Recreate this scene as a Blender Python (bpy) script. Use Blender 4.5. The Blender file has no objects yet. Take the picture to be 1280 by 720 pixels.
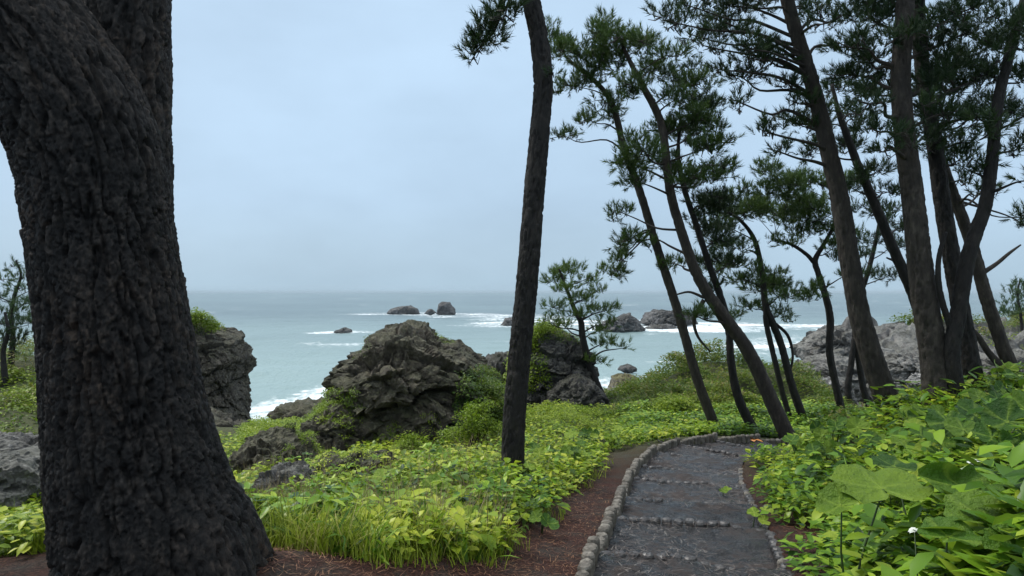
import bpy, bmesh, math, random
import numpy as np
from mathutils import Vector

random.seed(7)
RNG = np.random.default_rng(7)
SC = bpy.context.scene
COL = SC.collection
R = math.radians

# ------------------------------------------------------------------ camera
F = 900.0            # focal length in pixels of a 1280 wide picture
CZ = 1.6             # eye height over the ground at the viewer's feet
HZ = 365.0           # row of the horizon
cam_d = bpy.data.cameras.new('camera')
cam_d.sensor_width = 36.0
cam_d.lens = 36.0 * F / 1280.0
cam_d.shift_y = (HZ - 360.0) / 1280.0
cam_d.clip_start = 0.05
cam_d.clip_end = 40000.0
cam = bpy.data.objects.new('camera', cam_d)
cam.location = (0, 0, CZ)
cam.rotation_euler = (R(90), 0, 0)
COL.objects.link(cam)
SC.camera = cam

# ------------------------------------------------------------------ sky
SUN_EL, SUN_AZ = 52.0, -62.0        # azimuth from straight ahead, negative = left
w = bpy.data.worlds.new('World')
SC.world = w
w.use_nodes = True
wn, wl = w.node_tree.nodes, w.node_tree.links
wn.clear()
out = wn.new('ShaderNodeOutputWorld')
bg1 = wn.new('ShaderNodeBackground')
bg2 = wn.new('ShaderNodeBackground')
mixw = wn.new('ShaderNodeMixShader')
sky = wn.new('ShaderNodeTexSky')
sky.sky_type = 'NISHITA'
sky.sun_disc = False
sky.sun_elevation = R(SUN_EL)
sky.sun_rotation = R(SUN_AZ)
sky.air_density = 1.2
sky.dust_density = 3.0
bg1.inputs['Strength'].default_value = 0.1
wl.new(sky.outputs['Color'], bg1.inputs['Color'])
tc = wn.new('ShaderNodeTexCoord')
sx = wn.new('ShaderNodeSeparateXYZ')
wl.new(tc.outputs['Generated'], sx.inputs[0])
ramp = wn.new('ShaderNodeValToRGB')     # overcast: brighter towards the zenith
cr = ramp.color_ramp
cr.elements[0].position = 0.0
cr.elements[0].color = (0.262, 0.356, 0.434, 1)
cr.elements[1].position = 1.0
cr.elements[1].color = (1.0, 1.05, 1.10, 1)
e = cr.elements.new(0.12); e.color = (0.272, 0.368, 0.472, 1)
e = cr.elements.new(0.38); e.color = (0.305, 0.408, 0.522, 1)
wl.new(sx.outputs['Z'], ramp.inputs[0])
mp = wn.new('ShaderNodeMapping')
mp.inputs['Scale'].default_value = (1.0, 1.0, 2.2)
wl.new(tc.outputs['Generated'], mp.inputs[0])
nz = wn.new('ShaderNodeTexNoise')
nz.inputs['Scale'].default_value = 2.1
nz.inputs['Detail'].default_value = 5.0
nz.inputs['Roughness'].default_value = 0.55
wl.new(mp.outputs[0], nz.inputs['Vector'])
mr = wn.new('ShaderNodeMapRange')
mr.inputs[1].default_value = 0.3; mr.inputs[2].default_value = 0.7
mr.inputs[3].default_value = 0.90; mr.inputs[4].default_value = 1.12
wl.new(nz.outputs['Fac'], mr.inputs[0])
wl.new(ramp.outputs[0], bg2.inputs['Color'])
wl.new(mr.outputs[0], bg2.inputs['Strength'])
mixw.inputs[0].default_value = 0.95
wl.new(bg1.outputs[0], mixw.inputs[1])
wl.new(bg2.outputs[0], mixw.inputs[2])
wl.new(mixw.outputs[0], out.inputs['Surface'])

sd = bpy.data.lights.new('sun', 'SUN')
sd.energy = 1.5
sd.angle = R(14)
sd.color = (1.0, 0.96, 0.90)
sun = bpy.data.objects.new('sun', sd)
el, az = R(SUN_EL), R(SUN_AZ)
to_sun = Vector((math.sin(az) * math.cos(el), math.cos(az) * math.cos(el), math.sin(el)))
sun.rotation_euler = to_sun.to_track_quat('Z', 'Y').to_euler()
COL.objects.link(sun)
SC.view_settings.view_transform = 'Standard'
SC.view_settings.look = 'None'
SC.view_settings.exposure = 0.85
SC.view_settings.gamma = 1.0
SC.view_settings.use_curve_mapping = False

SEA = CZ - 12.0      # sea level
HAZE = 0.00011

def at(px, py, Y):
    return np.array([(px - 640.0) / F * Y, Y, CZ - (py - HZ) / F * Y])

# ------------------------------------------------------------------ numpy noise
def _h(ix, iy, iz, k=0):
    n = (ix.astype(np.int64) * 374761393 + iy.astype(np.int64) * 668265263 + iz.astype(np.int64) * 2147483647 + k * 1274126177) & 0xffffffff
    n = ((n ^ (n >> 13)) * 1274126177) & 0xffffffff
    n = ((n ^ (n >> 15)) * 2246822519) & 0xffffffff
    return ((n ^ (n >> 16)) & 0xffffff) / float(0xffffff)

def vnoise(p):
    p = np.asarray(p, float)
    i = np.floor(p).astype(np.int64); f = p - i
    u = f * f * f * (f * (f * 6 - 15) + 10)
    r = 0
    for dx in (0, 1):
        wx = u[:, 0] if dx else 1 - u[:, 0]
        for dy in (0, 1):
            wy = u[:, 1] if dy else 1 - u[:, 1]
            for dz in (0, 1):
                wz = u[:, 2] if dz else 1 - u[:, 2]
                r = r + _h(i[:, 0] + dx, i[:, 1] + dy, i[:, 2] + dz) * wx * wy * wz
    return r * 2 - 1

def fbm(p, oct=4, gain=0.5, ridged=False):
    p = np.asarray(p, float)
    a, s, t = 1.0, 0.0, 0.0
    for o in range(oct):
        n = vnoise(p * (2.03 ** o) + o * 17.3)
        if ridged:
            n = 1 - 2 * np.abs(n)
        s = s + a * n; t += a; a *= gain
    return s / t

def worley(p, facets=False):
    p = np.asarray(p, float)
    i = np.floor(p).astype(np.int64)
    f1 = np.full(len(p), 9.0); f2 = np.full(len(p), 9.0); cid = np.zeros(len(p)); vec = np.zeros((len(p), 3))
    for dx in (-1, 0, 1):
        for dy in (-1, 0, 1):
            for dz in (-1, 0, 1):
                c0, c1, c2 = i[:, 0] + dx, i[:, 1] + dy, i[:, 2] + dz
                dv = np.stack([p[:, 0] - c0 - _h(c0, c1, c2, 1), p[:, 1] - c1 - _h(c0, c1, c2, 2), p[:, 2] - c2 - _h(c0, c1, c2, 3)], 1)
                d = np.sqrt((dv ** 2).sum(1))
                near = d < f1
                f2 = np.where(near, f1, np.minimum(f2, d))
                cid = np.where(near, _h(c0, c1, c2, 4), cid)
                f1 = np.where(near, d, f1)
                if facets: vec = np.where(near[:, None], dv, vec)
    if facets:          # height of a plane tilted at random in every cell: broken, angular stone
        t = np.stack([np.sin(cid * 91.7), np.sin(cid * 57.3 + 2), np.sin(cid * 133.1 + 4)], 1)
        return f1, f2, cid, (vec * t).sum(1)
    return f1, f2, cid

def sstep(a, b, x):
    t = np.clip((x - a) / (b - a), 0, 1)
    return t * t * (3 - 2 * t)

# ------------------------------------------------------------------ mesh helpers
def mesh_data(name, V, faces, smooth=True, attrs=None):
    """faces: one (M,3|4) array or a list of such arrays; attrs: {name: per-vertex floats}"""
    if not isinstance(faces, (list, tuple)):
        faces = [faces]
    faces = [np.asarray(f, np.int32) for f in faces if len(f)]
    me = bpy.data.meshes.new(name)
    V = np.asarray(V, np.float32)
    me.vertices.add(len(V)); me.vertices.foreach_set('co', V.ravel())
    nl = sum(f.size for f in faces); nf = sum(len(f) for f in faces)
    me.loops.add(nl); me.loops.foreach_set('vertex_index', np.concatenate([f.ravel() for f in faces]))
    me.polygons.add(nf)
    tot = np.concatenate([np.full(len(f), f.shape[1], np.int32) for f in faces])
    st = np.concatenate([[0], np.cumsum(tot)[:-1]]).astype(np.int32)
    me.polygons.foreach_set('loop_start', st)
    me.polygons.foreach_set('use_smooth', np.full(nf, bool(smooth)))
    me.update(calc_edges=True)
    for k, a in (attrs or {}).items():
        at_ = me.attributes.new(k, 'FLOAT', 'POINT')
        at_.data.foreach_set('value', np.asarray(a, np.float32))
    return me

def link(name, me, mat=None, parent=None):
    o = bpy.data.objects.new(name, me)
    COL.objects.link(o)
    if mat is not None and me is not None and not me.materials:
        me.materials.append(mat)
    if parent is not None:
        o.parent = parent
    return o

def obj(name, V, faces, mat, parent=None, smooth=True, attrs=None):
    return link(name, mesh_data(name, V, faces, smooth, attrs), mat, parent)

def tag(o, label=None, cat=None, group=None, kind=None):
    if label: o['label'] = label
    if cat: o['category'] = cat
    if group: o['group'] = group
    if kind: o['kind'] = kind
    return o

def thing(name, loc, label, cat, group=None):
    o = bpy.data.objects.new(name, None)
    o.empty_display_size = 0.2
    o.location = Vector([float(v) for v in loc])
    COL.objects.link(o)
    return tag(o, label, cat, group)

def local(V, root):
    return np.asarray(V) - np.array(root.location)

def catmull(P, n):
    """P (k,d) -> n points, uniform in arc length"""
    P = np.asarray(P, float)
    Q = np.vstack([2 * P[0] - P[1], P, 2 * P[-1] - P[-2]])
    res = []
    for i in range(1, len(Q) - 2):
        t = np.linspace(0, 1, 24, endpoint=False)[:, None]
        a, b, c, d = Q[i - 1], Q[i], Q[i + 1], Q[i + 2]
        res.append(0.5 * (2 * b + (c - a) * t + (2 * a - 5 * b + 4 * c - d) * t ** 2 + (3 * b - a - 3 * c + d) * t ** 3))
    res = np.vstack(res + [P[-1:]])
    s = np.concatenate([[0], np.cumsum(np.linalg.norm(np.diff(res[:, :3], axis=0), axis=1))])
    q = np.linspace(0, s[-1], n)
    return np.stack([np.interp(q, s, res[:, k]) for k in range(P.shape[1])], 1), q

def frames(P):
    T = np.gradient(P, axis=0)
    T /= np.linalg.norm(T, axis=1)[:, None] + 1e-9
    N = np.zeros_like(T); B = np.zeros_like(T)
    n = np.cross(T[0], [0.0, 1.0, 0.13]); n /= np.linalg.norm(n) + 1e-9
    for i in range(len(P)):
        n = n - T[i] * np.dot(n, T[i]); n /= np.linalg.norm(n) + 1e-9
        N[i] = n; B[i] = np.cross(T[i], n)
    return T, N, B

def tube(P, rad, seg, cap=True, disp=None):
    """returns V, quads, tris; disp(unit_dir(x,y) , s, r) -> radial offsets (n*seg)"""
    P = np.asarray(P, float); rad = np.asarray(rad, float)
    n = len(P)
    T, N, B = frames(P)
    th = np.linspace(0, 2 * math.pi, seg, endpoint=False)
    c, s_ = np.cos(th), np.sin(th)
    rr = np.repeat(rad[:, None], seg, 1)
    if disp is not None:
        rr = rr + disp
    V = P[:, None, :] + rr[:, :, None] * (c[None, :, None] * N[:, None, :] + s_[None, :, None] * B[:, None, :])
    V = V.reshape(-1, 3)
    i = np.arange(n - 1)[:, None] * seg; j = np.arange(seg)[None, :]; k = (j + 1) % seg
    q = np.stack([i + j, i + k, i + seg + k, i + seg + j], -1).reshape(-1, 4)
    tris = np.zeros((0, 3), int)
    if cap:
        V = np.vstack([V, P[-1:]])
        b = (n - 1) * seg
        tris = np.stack([b + np.arange(seg), b + (np.arange(seg) + 1) % seg, np.full(seg, len(V) - 1)], 1)
    return V, q, tris

class MB:
    """collects pieces of one mesh"""
    def __init__(s): s.V = []; s.Q = []; s.T = []; s.n = 0; s.A = []
    def add(s, V, q=None, t=None, a=0.0):
        s.V.append(np.asarray(V, float))
        if q is not None and len(q): s.Q.append(np.asarray(q) + s.n)
        if t is not None and len(t): s.T.append(np.asarray(t) + s.n)
        s.A.append(np.full(len(V), a) if np.isscalar(a) else np.asarray(a))
        s.n += len(V)
    def faces(s):
        f = []
        if s.Q: f.append(np.vstack(s.Q))
        if s.T: f.append(np.vstack(s.T))
        return f
    def build(s, name, mat, parent=None, smooth=True, loc=None):
        V = np.vstack(s.V)
        if loc is not None: V = V - np.asarray(loc)
        return obj(name, V, s.faces(), mat, parent, smooth, {'var': np.concatenate(s.A)})

# ------------------------------------------------------------------ materials
def newmat(name):
    m = bpy.data.materials.new(name); m.use_nodes = True
    nt = m.node_tree
    b = nt.nodes['Principled BSDF']
    return m, nt.nodes, nt.links, b

def noise_node(N, L, scale, detail=5, rough=0.6, vec=None, coord='Object', stretch=None):
    t = N.new('ShaderNodeTexNoise')
    t.inputs['Scale'].default_value = scale; t.inputs['Detail'].default_value = detail; t.inputs['Roughness'].default_value = rough
    if vec is None:
        c = N.new('ShaderNodeTexCoord'); vec = c.outputs[coord]
        if coord == 'Object':
            g = N.new('ShaderNodeNewGeometry'); vec = g.outputs['Position']
    if stretch:
        m = N.new('ShaderNodeMapping'); m.inputs['Scale'].default_value = stretch
        L.new(vec, m.inputs[0]); vec = m.outputs[0]
    L.new(vec, t.inputs['Vector'])
    return t

def ramp_node(N, L, src, stops):
    r = N.new('ShaderNodeValToRGB'); c = r.color_ramp
    while len(c.elements) < len(stops): c.elements.new(0.5)
    for e_, (p, col) in zip(c.elements, stops):
        e_.position = p; e_.color = (*col, 1)
    L.new(src, r.inputs[0])
    return r

def mixc(N, L, fac, a, b, mode='MIX'):
    m = N.new('ShaderNodeMix'); m.data_type = 'RGBA'; m.blend_type = mode
    for s_, v in ((0, fac), (6, a), (7, b)):
        if hasattr(v, 'is_linked'): L.new(v, m.inputs[s_])
        elif s_ == 0: m.inputs[0].default_value = v
        else: m.inputs[s_].default_value = (*v, 1)
    return m.outputs[2]

def bump(N, L, b, h, strength, dist):
    u = N.new('ShaderNodeBump'); u.inputs['Strength'].default_value = strength; u.inputs['Distance'].default_value = dist
    L.new(h, u.inputs['Height']); L.new(u.outputs[0], b.inputs['Normal'])

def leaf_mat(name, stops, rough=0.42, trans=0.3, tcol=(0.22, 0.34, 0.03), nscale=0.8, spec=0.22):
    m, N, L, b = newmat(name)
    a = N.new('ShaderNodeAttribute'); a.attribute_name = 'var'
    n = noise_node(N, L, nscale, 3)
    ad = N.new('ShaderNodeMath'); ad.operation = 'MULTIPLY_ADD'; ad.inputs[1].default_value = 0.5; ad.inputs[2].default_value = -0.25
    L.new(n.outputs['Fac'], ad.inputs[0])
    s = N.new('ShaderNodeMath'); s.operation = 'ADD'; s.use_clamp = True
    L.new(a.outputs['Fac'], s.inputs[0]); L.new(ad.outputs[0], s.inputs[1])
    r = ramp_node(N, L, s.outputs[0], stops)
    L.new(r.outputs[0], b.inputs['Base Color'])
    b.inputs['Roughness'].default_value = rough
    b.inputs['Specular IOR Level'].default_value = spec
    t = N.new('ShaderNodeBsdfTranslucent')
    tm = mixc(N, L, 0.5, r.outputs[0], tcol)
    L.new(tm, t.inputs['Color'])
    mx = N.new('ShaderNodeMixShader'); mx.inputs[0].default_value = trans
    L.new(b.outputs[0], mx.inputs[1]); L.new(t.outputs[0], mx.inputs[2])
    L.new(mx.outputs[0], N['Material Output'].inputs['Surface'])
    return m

def bark_mat(name, c1, c2, c3, rough=0.75, scale=9.0):
    m, N, L, b = newmat(name)
    n1 = noise_node(N, L, scale, 6, 0.65, stretch=(1, 1, 0.35))
    n2 = noise_node(N, L, scale * 0.22, 3, 0.5)
    r = ramp_node(N, L, n1.outputs['Fac'], [(0.3, c1), (0.55, c2), (0.75, c3)])
    col = mixc(N, L, n2.outputs['Fac'], r.outputs[0], c1)
    L.new(col, b.inputs['Base Color'])
    b.inputs['Roughness'].default_value = rough
    b.inputs['Specular IOR Level'].default_value = 0.35
    n3 = noise_node(N, L, scale * 5, 5, 0.75, stretch=(1, 1, 0.28))
    bump(N, L, b, n3.outputs['Fac'], 0.9, 0.02)
    return m

M = {}
def plated_bark():
    m, N, L, b = newmat('plated_bark')
    at_ = N.new('ShaderNodeAttribute'); at_.attribute_name = 'plate'
    n1 = noise_node(N, L, 40, 6, 0.7, stretch=(1, 1, 0.4)); n2 = noise_node(N, L, 1.6, 3, 0.5)
    mx = mixc(N, L, 0.45, at_.outputs['Fac'], n1.outputs['Fac'])
    r = ramp_node(N, L, mx, [(0.28, (0.0018, 0.0015, 0.0014)), (0.48, (0.0052, 0.0042, 0.0035)), (0.62, (0.015, 0.0118, 0.0095)), (0.8, (0.052, 0.042, 0.034))])
    r2 = ramp_node(N, L, n2.outputs['Fac'], [(0.4, (0.75, 0.77, 0.78)), (0.62, (1.3, 1.15, 1.02))])
    L.new(mixc(N, L, 1.0, r.outputs[0], r2.outputs[0], 'MULTIPLY'), b.inputs['Base Color'])
    b.inputs['Roughness'].default_value = 0.65; b.inputs['Specular IOR Level'].default_value = 0.3
    bump(N, L, b, n1.outputs['Fac'], 1.0, 0.02)
    return m
M['bark_big'] = plated_bark()
M['bark'] = bark_mat('bark', (0.020, 0.016, 0.013), (0.064, 0.052, 0.041), (0.15, 0.125, 0.10), 0.8, 14)
M['bark_dark'] = bark_mat('bark_dark', (0.006, 0.005, 0.0045), (0.022, 0.018, 0.015), (0.068, 0.056, 0.046), 0.75, 14)
M['deadwood'] = bark_mat('deadwood', (0.05, 0.045, 0.04), (0.12, 0.11, 0.10), (0.2, 0.18, 0.16), 0.8, 20)
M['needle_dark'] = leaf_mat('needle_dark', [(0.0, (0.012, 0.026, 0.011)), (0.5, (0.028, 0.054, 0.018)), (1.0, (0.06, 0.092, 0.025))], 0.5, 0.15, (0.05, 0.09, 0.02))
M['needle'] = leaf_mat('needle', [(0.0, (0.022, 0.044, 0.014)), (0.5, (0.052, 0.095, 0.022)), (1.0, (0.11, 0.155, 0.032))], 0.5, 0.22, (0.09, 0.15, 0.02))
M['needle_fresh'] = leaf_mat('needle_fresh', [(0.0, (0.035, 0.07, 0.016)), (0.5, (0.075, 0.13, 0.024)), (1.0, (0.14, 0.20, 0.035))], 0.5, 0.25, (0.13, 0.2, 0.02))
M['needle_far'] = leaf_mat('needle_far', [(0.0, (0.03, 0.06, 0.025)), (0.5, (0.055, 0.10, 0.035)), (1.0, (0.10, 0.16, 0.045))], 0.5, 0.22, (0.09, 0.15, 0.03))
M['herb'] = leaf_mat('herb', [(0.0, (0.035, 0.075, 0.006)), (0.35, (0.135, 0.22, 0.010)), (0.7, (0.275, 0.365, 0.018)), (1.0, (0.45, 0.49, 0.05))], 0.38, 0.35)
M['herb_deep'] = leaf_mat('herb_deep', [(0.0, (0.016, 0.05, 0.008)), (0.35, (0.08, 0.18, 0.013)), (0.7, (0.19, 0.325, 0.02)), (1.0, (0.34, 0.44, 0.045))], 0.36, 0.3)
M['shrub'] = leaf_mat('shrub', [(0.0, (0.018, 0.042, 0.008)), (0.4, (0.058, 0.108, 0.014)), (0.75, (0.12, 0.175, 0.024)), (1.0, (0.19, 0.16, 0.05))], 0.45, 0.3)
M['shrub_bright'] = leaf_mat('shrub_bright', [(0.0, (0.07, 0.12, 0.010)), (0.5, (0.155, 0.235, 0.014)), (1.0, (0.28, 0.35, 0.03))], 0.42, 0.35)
M['grass'] = leaf_mat('grass', [(0.0, (0.08, 0.12, 0.010)), (0.5, (0.22, 0.28, 0.018)), (0.85, (0.35, 0.39, 0.05)), (1.0, (0.44, 0.38, 0.14))], 0.45, 0.35)
M['dry_grass'] = leaf_mat('dry_grass', [(0.0, (0.12, 0.08, 0.04)), (0.5, (0.22, 0.16, 0.08)), (1.0, (0.36, 0.30, 0.18))], 0.6, 0.2, (0.3, 0.24, 0.12))
M['fallen'] = leaf_mat('fallen', [(0.0, (0.06, 0.026, 0.016)), (0.5, (0.12, 0.05, 0.028)), (1.0, (0.26, 0.14, 0.07))], 0.6, 0.05, (0.2, 0.1, 0.05))
M['needle_grey'] = leaf_mat('needle_grey', [(0.0, (0.05, 0.035, 0.03)), (0.6, (0.13, 0.10, 0.085)), (1.0, (0.30, 0.27, 0.24))], 0.5, 0.05, (0.2, 0.15, 0.1))

# ------------------------------------------------------------------ footpath line
PATH = np.array([(0.12, -1.5, 0.06), (0.41, 1.0, -0.05), (0.82, 3.0, -0.28), (1.34, 5.4, -0.54), (1.73, 7.0, -0.70), (2.31, 9.5, -0.97),
                 (2.75, 11.0, -1.07), (3.40, 12.3, -1.17), (4.40, 13.2, -1.28), (5.8, 13.65, -1.47), (7.5, 13.6, -1.72), (9.5, 13.2, -2.02), (11.5, 12.4, -2.35)])
PC, PS = catmull(PATH, 520)
PT = np.gradient(PC[:, :2], axis=0); PT /= np.linalg.norm(PT, axis=1)[:, None]
PN = np.stack([-PT[:, 1], PT[:, 0]], 1)          # towards the left-hand side going down
PLEN = PS[-1]
HALF = 0.70
def s_of_y(y):                                    # arc length where the line first reaches y
    i = int(np.argmax(PC[:, 1] >= y)); return PS[i]
STEPS = [s_of_y(v) for v in (0.3, 1.6, 2.9, 4.2, 5.62, 7.0, 8.2, 9.5, 10.6, 11.7)]
while STEPS[-1] + 1.0 < PLEN: STEPS.append(STEPS[-1] + 0.95)
def path_at(s, off=0.0):
    x = np.interp(s, PS, PC[:, 0]); y = np.interp(s, PS, PC[:, 1]); nx = np.interp(s, PS, PN[:, 0]); ny = np.interp(s, PS, PN[:, 1])
    return x + nx * off, y + ny * off
EDG = np.array([0.0] + STEPS + [PLEN])
TREADZ = np.array([np.interp(0.5 * (EDG[i] + EDG[i + 1]), PS, PC[:, 2]) for i in range(len(EDG) - 1)])
def tread_z(s):
    return TREADZ[np.clip(np.searchsorted(EDG, s, side='right') - 1, 0, len(TREADZ) - 1)]

# ------------------------------------------------------------------ terrain
CP = []
def g(px, py, Y, dz=0.0):
    p = at(px, py, Y); CP.append((p[0], p[1], p[2] + dz))
for v in ((-3, -4, .25), (4, -4, .75), (0.5, -4, .15), (-3, 0, .15), (-6, 0, .1), (2.2, 0.5, .25), (4, 0, .65), (8, 0, .9), (-10, 0, 0), (-8, -4, .3),
          (-1.2, 2.2, .12), (-2.2, 3.2, .20), (-3.2, 4.2, 0.05), (2.1, 2.5, .34), (3.2, 3.6, .44), (5, 4, .5), (8, 5, .7), (4.2, 6.2, .22), (6.5, 7, .4), (8.5, 9, .35)):
    CP.append(v)
g(200, 722, 3.7); g(345, 695, 3.95); g(450, 700, 4.35); g(600, 692, 4.85); g(690, 690, 5.2)
g(640, 592, 9.0, -.02); g(700, 605, 8.6, -.1); g(720, 645, 7.0, -.02); g(640, 640, 6.7, -.1); g(560, 650, 6.2, -.15)
g(400, 645, 6.1, -.2); g(330, 650, 6.6, -.2); g(320, 610, 9.0, -.15); g(500, 605, 8.6, -.15); g(440, 595, 10.2, -.1); g(360, 605, 10, -.1); g(560, 578, 12, -.1)
g(500, 565, 15); g(600, 555, 15); g(420, 560, 17); g(700, 548, 14, -.1); g(780, 545, 14.5, -.1); g(830, 540, 15.5, -.1); g(680, 522, 18); g(750, 518, 20); g(640, 525, 20)
g(330, 545, 20); g(400, 535, 22); g(300, 560, 16); g(280, 600, 12)
g(25, 668, 9.0, -.1); g(-40, 660, 10); g(25, 690, 6, -.25); g(-150, 690, 6); g(60, 560, 18, -.2); g(0, 520, 21); g(30, 448, 29); g(120, 450, 29); g(-100, 430, 30); g(-200, 500, 24); g(200, 520, 24); g(240, 540, 22)
g(30, 435, 36, -.5); g(-100, 430, 38)
for v in ((-10, 30, -4.9), (-8, 26, -3.6), (-9, 40, -8.5), (-8, 50, -11.5), (-16, 44, -7), (-26, 44, -3), (-26, 60, -11.5), (-10, 62, -12), (-40, 60, -11), (-42, 40, -1.5), (-45, 20, -.5), (-3, 30, -5), (-3, 40, -9), (0, 50, -12), (3, 34, -6), (3, 28, -3.6), (8, 40, -9.5), (9, 50, -12), (16, 50, -12), (20, 60, -12), (0, 62, -12.5), (40, 60, -12)):
    CP.append(v)
g(900, 505, 21); g(850, 512, 19.5); g(960, 500, 21); g(870, 455, 25.5, -.12); g(940, 452, 26.5, -.12); g(800, 488, 23.5, -.15); g(1010, 470, 25.5, -.1); g(1030, 490, 23.5); g(900, 450, 29, -1.1); g(770, 505, 22)
g(1050, 524, 17); g(1000, 528, 17); g(1080, 522, 19); g(895, 537, 16); g(945, 545, 15.6); g(985, 550, 15.0)
g(1112, 516, 11, -.02); g(1172, 497, 10, -.02); g(1215, 486, 10.6, -.02); g(1268, 478, 12, -.02); g(1280, 495, 9, -.3)
g(1040, 545, 11, -.1); g(985, 580, 9.8, -.15); g(1060, 580, 8, -.25); g(1000, 640, 6.9, -.22)
for v in ((8, 16, -1.6), (10, 16, -1.7), (12, 18, -2.6), (10, 22, -3.4), (14, 24, -5), (12, 30, -6.5), (18, 32, -8), (22, 40, -10), (18, 14, -.6), (22, 20, -3), (30, 26, -6), (34, 40, -10), (24, 10, .6), (14, 9, .7), (14, 12, .2), (9.5, 12.2, .0)):
    CP.append(v)
for i in range(0, 520, 26):
    CP.append((PC[i, 0], PC[i, 1], PC[i, 2] + 0.0))
CP = np.array(CP)
def _rbf_fit():
    d = np.linalg.norm(CP[:, None, :2] - CP[None, :, :2], axis=2)
    n = len(CP)
    A = np.zeros((n + 3, n + 3)); A[:n, :n] = -d - np.eye(n) * 0.02
    A[:n, n] = 1; A[:n, n + 1:] = CP[:, :2]; A[n, :n] = 1; A[n + 1:, :n] = CP[:, :2].T
    return np.linalg.solve(A, np.concatenate([CP[:, 2], np.zeros(3)]))
RW = _rbf_fit()
def ground_raw(x, y):
    x = np.atleast_1d(np.asarray(x, float)); y = np.atleast_1d(np.asarray(y, float))
    z = np.empty(len(x))
    for a in range(0, len(x), 20000):
        xx, yy = x[a:a + 20000], y[a:a + 20000]
        d = np.hypot(xx[:, None] - CP[None, :, 0], yy[:, None] - CP[None, :, 1])
        z[a:a + 20000] = -d @ RW[:len(CP)] + RW[len(CP)] + RW[len(CP) + 1] * xx + RW[len(CP) + 2] * yy
    r = np.hypot(x, y)
    p = np.stack([x, y, np.zeros_like(x)], 1)
    z = z + fbm(p * 0.9, 4) * np.clip(0.035 * r ** 0.6, 0.03, 0.35) + fbm(p * 7, 3) * 0.015
    # the path is cut into the slope
    dd = np.full(len(x), 99.0); ii = np.zeros(len(x), int)
    m = (x > -2.5) & (x < 14) & (y > -4) & (y < 17)
    idx = np.where(m)[0]
    sub = PC[::2]
    for a in range(0, len(idx), 20000):
        k = idx[a:a + 20000]
        d = np.hypot(x[k][:, None] - sub[None, :, 0], y[k][:, None] - sub[None, :, 1])
        ii[k] = d.argmin(1) * 2; dd[k] = d.min(1)
    zp = PC[ii, 2]
    bank = zp + 0.07 + (z - zp - 0.07) * sstep(0.85, 2.0, dd)
    z = np.where(dd < HALF + 0.02, zp - 0.22, np.where(dd < 2.0, bank, z))
    return z, dd

def axis(lo, hi, fine, n, c, grow):
    t = np.linspace(-1, 1, n)
    v = np.sinh(t * grow) / math.sinh(grow)
    return np.where(v < 0, c + v * (c - lo), c + v * (hi - c))
GX = axis(-46, 42, 0, 280, 1.0, 3.3)
GY = np.concatenate([np.linspace(-4, 1.5, 30, endpoint=False), np.geomspace(1.5, 62, 270)])
gx, gy = np.meshgrid(GX, GY)
gz, gd = ground_raw(gx.ravel(), gy.ravel())
GZ = gz.reshape(gx.shape)
GD = gd.reshape(gx.shape)
def _bil(A, x, y):
    i = np.clip(np.searchsorted(GX, x) - 1, 0, len(GX) - 2); j = np.clip(np.searchsorted(GY, y) - 1, 0, len(GY) - 2)
    u = np.clip((x - GX[i]) / (GX[i + 1] - GX[i]), 0, 1); v = np.clip((y - GY[j]) / (GY[j + 1] - GY[j]), 0, 1)
    return (A[j, i] * (1 - u) + A[j, i + 1] * u) * (1 - v) + (A[j + 1, i] * (1 - u) + A[j + 1, i + 1] * u) * v
def gzat(x, y):
    x = np.atleast_1d(np.asarray(x, float)); y = np.atleast_1d(np.asarray(y, float)); return _bil(GZ, x, y)
def gdist(x, y):
    x = np.atleast_1d(np.asarray(x, float)); y = np.atleast_1d(np.asarray(y, float)); return np.minimum(_bil(GD, x, y), 99)
def px_of(x, y, z):
    return 640 + F * x / y, HZ + F * (CZ - z) / y

def grid_faces(nr, nc):
    i = np.arange(nr - 1)[:, None] * nc; j = np.arange(nc - 1)[None, :]
    return np.stack([i + j, i + j + 1, i + nc + j + 1, i + nc + j], -1).reshape(-1, 4)

# ground: needle litter, soil and rock where it is steep
m, N, L, b = newmat('litter')
n1 = noise_node(N, L, 3.0, 6, 0.7); n2 = noise_node(N, L, 55, 4, 0.7, stretch=(1, 1, 1)); n3 = noise_node(N, L, 0.45, 4, 0.6)
c1 = ramp_node(N, L, n2.outputs['Fac'], [(0.34, (0.010, 0.0045, 0.0035)), (0.55, (0.052, 0.019, 0.012)), (0.78, (0.15, 0.066, 0.040))])
c2 = ramp_node(N, L, n2.outputs['Fac'], [(0.34, (0.012, 0.0095, 0.008)), (0.7, (0.075, 0.062, 0.05))])
f = ramp_node(N, L, n1.outputs['Fac'], [(0.45, (0, 0, 0)), (0.66, (1, 1, 1))])
cc = mixc(N, L, f.outputs[0], c1.outputs[0], c2.outputs[0])
gd_ = N.new('ShaderNodeAttribute'); gd_.attribute_name = 'far'
gcol = ramp_node(N, L, n1.outputs['Fac'], [(0.35, (0.05, 0.06, 0.02)), (0.6, (0.07, 0.075, 0.035)), (0.75, (0.10, 0.09, 0.06))])
cc = mixc(N, L, gd_.outputs['Fac'], cc, gcol.outputs[0])
L.new(cc, b.inputs['Base Color']); b.inputs['Roughness'].default_value = 0.85; b.inputs['Specular IOR Level'].default_value = .2
bump(N, L, b, n2.outputs['Fac'], 1.0, 0.03)
M['litter'] = m
far = sstep(9, 16, np.hypot(gx, gy).ravel())
ground = obj('ground', np.stack([gx.ravel(), gy.ravel(), gz], 1), grid_faces(*gx.shape), M['litter'], attrs={'far': far})
tag(ground, 'reddish brown ground strewn with pine needles sloping to the shore', kind='structure')

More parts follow.
